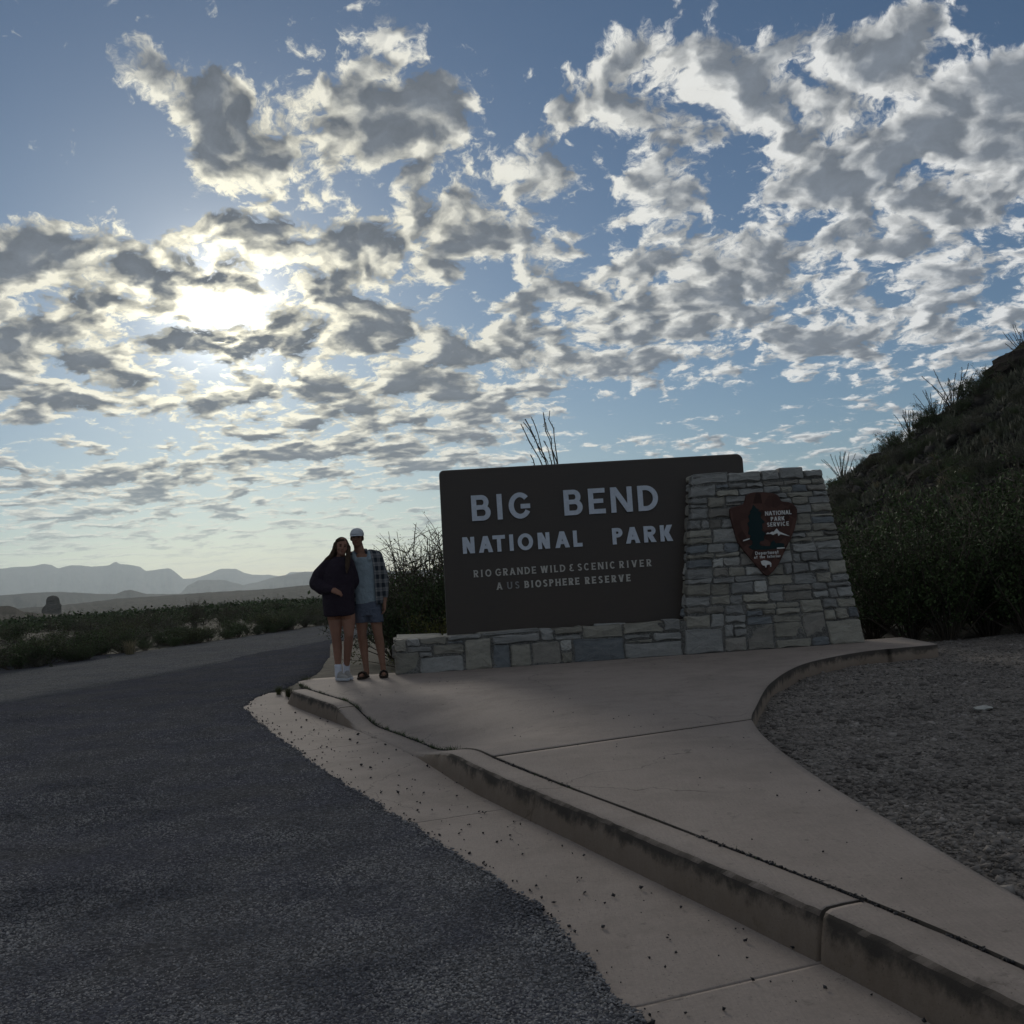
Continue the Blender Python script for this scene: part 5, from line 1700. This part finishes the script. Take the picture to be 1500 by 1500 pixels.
ROCKS = [rock_mesh(s) for s in (3, 5, 8)]
for k in range(26):
    if k < 7:
        x, y, z = skyline(26.2 + k * .25); s_ = rp.uniform(.4, .9); lab, gp = 'dark boulder of the outcrop at the top of the slope', 'outcrop boulders'
    else:
        x, y, z = (float(q[0]) for q in hill_points(1, nr, 17, 30))
        s_ = rp.uniform(.25, .7); lab, gp = 'weathered rock half buried in the hillside', 'rocks on the hillside'
    o = bpy.data.objects.new('boulder', ROCKS[k % 3]); link(o)
    o.location = (x, y, z); o.scale = (s_ * 1.3, s_, s_); o.rotation_euler = (rp.uniform(-.4, .4), rp.uniform(-.4, .4), rp.uniform(0, 6))
    tag(o, lab, 'rock', gp)

# scrub on the far side of the road
FE = np.array([(-14.2, 5.0), (-11.6, 12.0), (-9.73, 19.23), (-8.71, 23.36), (-6.29, 32.64), (-2.8, 44.0)])
for k in range(170):
    f = rp.random()
    ey = 13 + f * 33; ex = np.interp(ey, FE[:, 1], FE[:, 0])
    off = 0.55 + abs(rp.gauss(0, 1)) * (1.1 if k % 2 else 4.0)
    x, y = ex - off, ey + off * .35
    h = rp.uniform(.35, .80)
    t = T_SCRUB[k % 4]
    plant('roadside_shrub', t, (x, y, float(plain_z(x, y)) - .03), (h * rp.uniform(1.0, 1.6), h * 1.2, h), rp.uniform(0, 6), 'low desert shrub in the belt along the far side of the road', 'shrub', 'shrubs along the far roadside')
for k in range(110):
    a = RAD(rp.uniform(-31, -6)); r = rp.uniform(36, 80); x, y = r * math.sin(a), r * math.cos(a)
    h = rp.uniform(.5, .95)
    t = rp.choice([T_SCRUB[0], T_SCRUB[1], T_CREO[0], T_CREO[1], T_SCRUB[3]])
    s_ = h / (1.9 if t in T_CREO else .9)
    plant('desert_bush', t, (x, y, float(plain_z(x, y)) - .05), (s_ * 1.6, s_ * 1.6, s_), rp.uniform(0, 6), 'bushy desert scrub on the flat beyond the roadside belt', 'bush', 'bushes on the flat beyond the road')
plant('creosote_bush', T_CREO[2], (-13.2, 42.0, float(plain_z(-13.2, 42))), .62, 2.0, 'spiky tall bush standing out of the roadside scrub belt', 'bush')
plant('bare_shrub', T_BARE, (-13.6, 36.0, float(plain_z(-13.6, 36))), .62, 1.0, 'leafless branching shrub in the scrub across the road', 'shrub')
for (x, y, lab) in ((-8.95, 23.6, 'pale dry grass clump at the road edge by the scrub'), (-10.25, 19.35, 'short pale grass clump at the road edge, away from the other clump')):
    plant('grass_clump', T_TUFT[0], (x, y, 0.0), .8, .5, lab, 'grass')
for k in range(9):
    f = rp.random(); y = 24 + f * 9; x = np.interp(y, [24, 33], [-4.3, -2.6]) + rp.uniform(.2, 1.2)
    plant('verge_shrub', T_SCRUB[k % 4], (x, y, -.03), rp.uniform(.35, .7), rp.uniform(0, 6), 'knee high shrub on the near verge of the road behind the couple', 'shrub', 'verge shrubs behind the couple')
for k, (x, y, s_) in enumerate(((-2.74, 12.05, .28), (-2.58, 12.32, .36), (-2.92, 12.35, .25), (-2.36, 12.5, .3))):
    plant('grass_tuft', T_TUFT[1], (x, y, .0 if k != 1 else .05), s_, k * 1.3, 'small green grass tuft at the end of the kerb by the woman', 'grass', 'grass tufts at the kerb end')

# ------------------------------------------------------------------ uncountable ground cover
def far_scrub():
    rng = np.random.default_rng(17)
    n = 7000
    a = np.radians(rng.uniform(-40, 14, n)); r = np.exp(rng.uniform(math.log(62), math.log(760), n))
    x, y = r * np.sin(a), r * np.cos(a)
    z = plain_z(x, y)
    h = rng.uniform(.4, 1.1, n)
    m = 34
    C = np.stack([x, y, z], -1)[:, None] + rng.normal(0, 1, (n, m, 3)) * np.stack([h * .55, h * .55, h * .22], -1)[:, None] + np.stack([0 * h, 0 * h, h * .45], -1)[:, None]
    V, Fc = leaves(C.reshape(-1, 3), np.repeat(h * .26, m), rng, .6)
    o = obj('desert_scrub', mesh_np('desert_scrub', V, Fc), M['leaf_dark'])
    tag(o, 'far scrub covering the plain towards the mesa', 'scrub', kind='stuff')


def hill_grass():
    rng = np.random.default_rng(19)
    x, y, z = hill_points(90000, rng, 9.5, 32)
    k = z > 0.05
    k &= fbm(x / 1.7, y / 1.7, 3, 7) > -.08
    C = np.stack([x, y, z], -1)[k]
    m = len(C)
    h = rng.uniform(.08, .42, m)
    d = rng.normal(0, .35, (m, 3)); d[:, 2] = 1; d /= np.linalg.norm(d, axis=1)[:, None]
    s = rng.normal(0, 1, (m, 3)); s[:, 2] = 0; s /= np.linalg.norm(s, axis=1)[:, None]
    w = (h * .22)[:, None]
    V = np.stack([C - s * w - (0, 0, .03), C + s * w - (0, 0, .03), C + d * h[:, None]], 1).reshape(-1, 3)
    o = obj('hill_grass', mesh_np('hill_grass', V, np.arange(m * 3).reshape(m, 3)), M['leaf_grey'])
    tag(o, 'thin dry grass over the hillside', 'grass', kind='stuff')


def hill_scree():
    rng = np.random.default_rng(29)
    n = 26000
    x, y, z = hill_points(n, rng, 9.5, 32)
    k = (z > .1) & (fbm(x / 2.5, y / 2.5, 3, 57) > -.05)
    s = np.clip(rng.lognormal(math.log(.08), .6, n), .03, .45)
    stones('hill_scree', np.stack([x, y, z], -1)[k], s[k], 'scree', 'loose broken rock lying over the hillside', 'rocks', 5, .7)


OCT = np.array([(1, 0, 0), (-1, 0, 0), (0, 1, 0), (0, -1, 0), (0, 0, 1), (0, 0, -1)], float)
OCF = np.array([(0, 2, 4), (2, 1, 4), (1, 3, 4), (3, 0, 4), (2, 0, 5), (1, 2, 5), (3, 1, 5), (0, 3, 5)])


def stones(name, P, size, mat, label, cat, seed, flatten=.6):
    rng = np.random.default_rng(seed)
    n = len(P)
    V = OCT[None] * rng.uniform(.55, 1.35, (n, 6, 1)) + rng.normal(0, .16, (n, 6, 3))
    q = rng.normal(size=(n, 4)); q /= np.linalg.norm(q, axis=1)[:, None]
    w, x, y, z = q.T
    Rm = np.stack([1 - 2 * (y * y + z * z), 2 * (x * y - z * w), 2 * (x * z + y * w), 2 * (x * y + z * w), 1 - 2 * (x * x + z * z), 2 * (y * z - x * w), 2 * (x * z - y * w), 2 * (y * z + x * w), 1 - 2 * (x * x + y * y)], -1).reshape(n, 3, 3)
    V = np.einsum('nij,nkj->nki', Rm, V) * size[:, None, None]
    V[..., 2] *= flatten
    V = V + P[:, None]
    Fc = (OCF[None] + 6 * np.arange(n)[:, None, None]).reshape(-1, 3)
    return tag(obj(name, mesh_np(name, V.reshape(-1, 3), Fc), M[mat]), label, cat, kind='stuff')


def build_stones():
    rng = np.random.default_rng(31)
    # chippings bedded in the apron
    n = 330000
    y = 2.0 + rng.random(n) ** 1.6 * 13.0
    hw = 0.56 * y + .3
    x = -hw + rng.random(n) * (hw + .4)
    ex = np.interp(y, ASPH_EDGE[:, 1], ASPH_EDGE[:, 0]) + fbm(y * 9, y * 0, 4, 41) * 0.07 + fbm(y * 45, y * 0, 2, 43) * .025
    clump = fbm(x * 2.2, y * 2.2, 3, 33)
    k = (x < ex - .004) & (rng.random(n) < sstep(14.5, 8.5, y)) & (rng.random(n) < .88 + clump * .25) & (rng.random(n) < np.clip(4.5 / y, .25, 1))
    x, y = x[k], y[k]
    z = .019 + fbm(x * .8, y * .8, 3, 47) * .012
    s = rng.uniform(.0030, .0072, len(x)) * (1 + .05 * y)
    stones('road_chippings', np.stack([x, y, z], -1), s, 'chip', 'dark stone chippings bedded in the parking apron', 'gravel', 1)
    # gravel in the bed
    n = 120000
    y = 2.6 + rng.random(n) ** 1.35 * 11.2
    x = 1.2 + rng.random(n) * (0.62 * y)
    Rall = np.vstack([[(1.75, -4)], WALK_R1, WALK_R2[:-18]])
    rx = np.interp(y, Rall[:, 1], Rall[:, 0])
    rx = np.where(y > 11.6, 4.75, rx)
    k = (x > rx + .02) & (rng.random(n) < .75 + 1.3 * fbm(x * 1.5, y * 1.5, 3, 35)) & ~((y > 12.2) & (x < 5))
    x, y = x[k], y[k]
    z = .03 + fbm(x * 1.2, y * 1.2, 4, 91) * .07 + fbm(x * 9, y * 9, 2, 95) * .02 - .15 * sstep(13.5, 15.5, y)
    s = np.clip(rng.lognormal(math.log(.0076), .58, len(x)), .003, .036)
    stones('gravel', np.stack([x, y, z + s * .1], -1), s, 'pebble', 'loose grey gravel filling the bed beside the sidewalk', 'gravel', 2)
    # loose chips swept on the gutter and sidewalk
    n = 9000
    t = rng.integers(0, len(CP), n)
    w = -rng.random(n) ** .8 * .95
    P = CP[t] + CN[t] * w[:, None]
    ex = np.interp(P[:, 1], ASPH_EDGE[:, 1], ASPH_EDGE[:, 0])
    dd = P[:, 0] - ex
    k = (dd > 0) & (P[:, 1] > 1.5) & (P[:, 1] < 12.4) & (rng.random(n) < np.where(dd < .05, .6, np.where(w > -.05, .15, .085)))
    P = P[k]
    s = np.clip(rng.lognormal(math.log(.0055), .42, len(P)), .003, .014)
    A = np.c_[P, .010 + s * .3]
    # crumbs caught in the joint behind the kerb
    n = 3000
    t = rng.integers(0, len(CP), n)
    ok = (CP[t, 1] > 1.8) & (CP[t, 1] < 12.0) & (fbm(CP[t, 1] * 2.4, CP[t, 1] * 0, 3, 37) > -.10)
    t = t[ok]
    Q = CP[t] + CN[t] * (.188 + rng.normal(0, .006, len(t)))[:, None]
    B = np.c_[Q, curb_h(CP[t, 1]) - .004 + rng.random(len(t)) * .008]
    sb = rng.uniform(.003, .009, len(t))
    # a few on the sidewalk
    n = 110
    y = rng.uniform(3, 11.5, n)
    x = np.interp(y, CP[::-1, 1][::-1], CP[::-1, 0][::-1]) + .3 + rng.random(n) * 1.6
    C_ = np.c_[x, y, np.full(n, .167)]
    kk = (x < np.interp(y, Rall[:, 1], Rall[:, 0]) - .05) & ~((y > 6.2) & (y < 10) & (x < -.1))
    C_ = C_[kk]
    sc = rng.uniform(.003, .007, len(C_))
    stones('loose_chips', np.vstack([A, B, C_]), np.r_[s, sb, sc], 'chip_black', 'loose black chips strewn over the gutter and kerb joint', 'gravel', 3, .8)


def joint_weeds():
    rng = np.random.default_rng(41)
    V, Fc = [], []
    for yc, amt in ((11.5, 90), (11.2, 60), (10.55, 40), (9.75, 80), (9.4, 50), (8.95, 90), (8.6, 60), (8.3, 80), (7.9, 70), (7.45, 60), (7.1, 80), (6.75, 40), (6.2, 30), (5.5, 25), (5.2, 30), (4.4, 16), (3.7, 14)):
        i = int(np.argmin(np.abs(CP[:, 1] - yc)))
        for k in range(amt):
            j = min(max(i + int(rng.normal(0, 14)), 0), len(CP) - 1)
            b = np.r_[CP[j] + CN[j] * (.190 + rng.normal(0, .008)), curb_h(CP[j, 1]) - .004]
            h = rng.uniform(.012, .042) * (1.4 if yc > 11 else 1 if yc > 7 else .4); d = rng.normal(0, .6, 3); d[2] = 1; sd = rng.normal(0, 1, 3); sd[2] = 0; sd *= .0028 / np.linalg.norm(sd)
            q = len(V)
            V += [b - sd, b + sd, b + d * h]
            Fc.append((q, q + 1, q + 2))
    o = obj('joint_weeds', mesh_np('joint_weeds', np.array(V), np.array(Fc)), M['leaf_dark'])
    tag(o, 'small weeds growing in the joint behind the kerb', 'weeds', kind='stuff')


far_scrub()
hill_grass()
hill_scree()
build_stones()
joint_weeds()
o = obj('pale_stone', rock_mesh(13, .35), M['stone_pale'])
o.data.materials[0] = M['stone_pale']
o.location = (3.38, 7.65, .045); o.scale = (.075, .045, .05); o.rotation_euler = (0, 0, .2)
tag(o, 'flat whitish stone lying alone on the dark gravel bed', 'stone')

# ------------------------------------------------------------------ air
def build_haze():
    me = bpy.data.meshes.new('haze')
    bm = bmesh.new()
    bmesh.ops.create_cube(bm, size=1.0)
    for v in bm.verts:
        v.co = Vector((v.co.x * 25000, v.co.y * 25000, -60.0 if v.co.z < 0 else 330.0))
    bm.to_mesh(me); bm.free()
    m = bpy.data.materials.new('haze_air')
    m.use_nodes = True
    t = m.node_tree; t.nodes.clear()
    out = t.nodes.new('ShaderNodeOutputMaterial')
    pv = t.nodes.new('ShaderNodeVolumePrincipled')
    pv.inputs['Color'].default_value = (0.80, 0.92, 1.0, 1.0)
    pv.inputs['Density'].default_value = HAZE_DENSITY
    pv.inputs['Anisotropy'].default_value = 0.5
    t.links.new(pv.outputs[0], out.inputs['Volume'])
    tag(obj('haze', me, m), 'pale desert haze over the plain and mountains', 'haze', kind='stuff')


HAZE_DENSITY = 0.0001
build_haze()
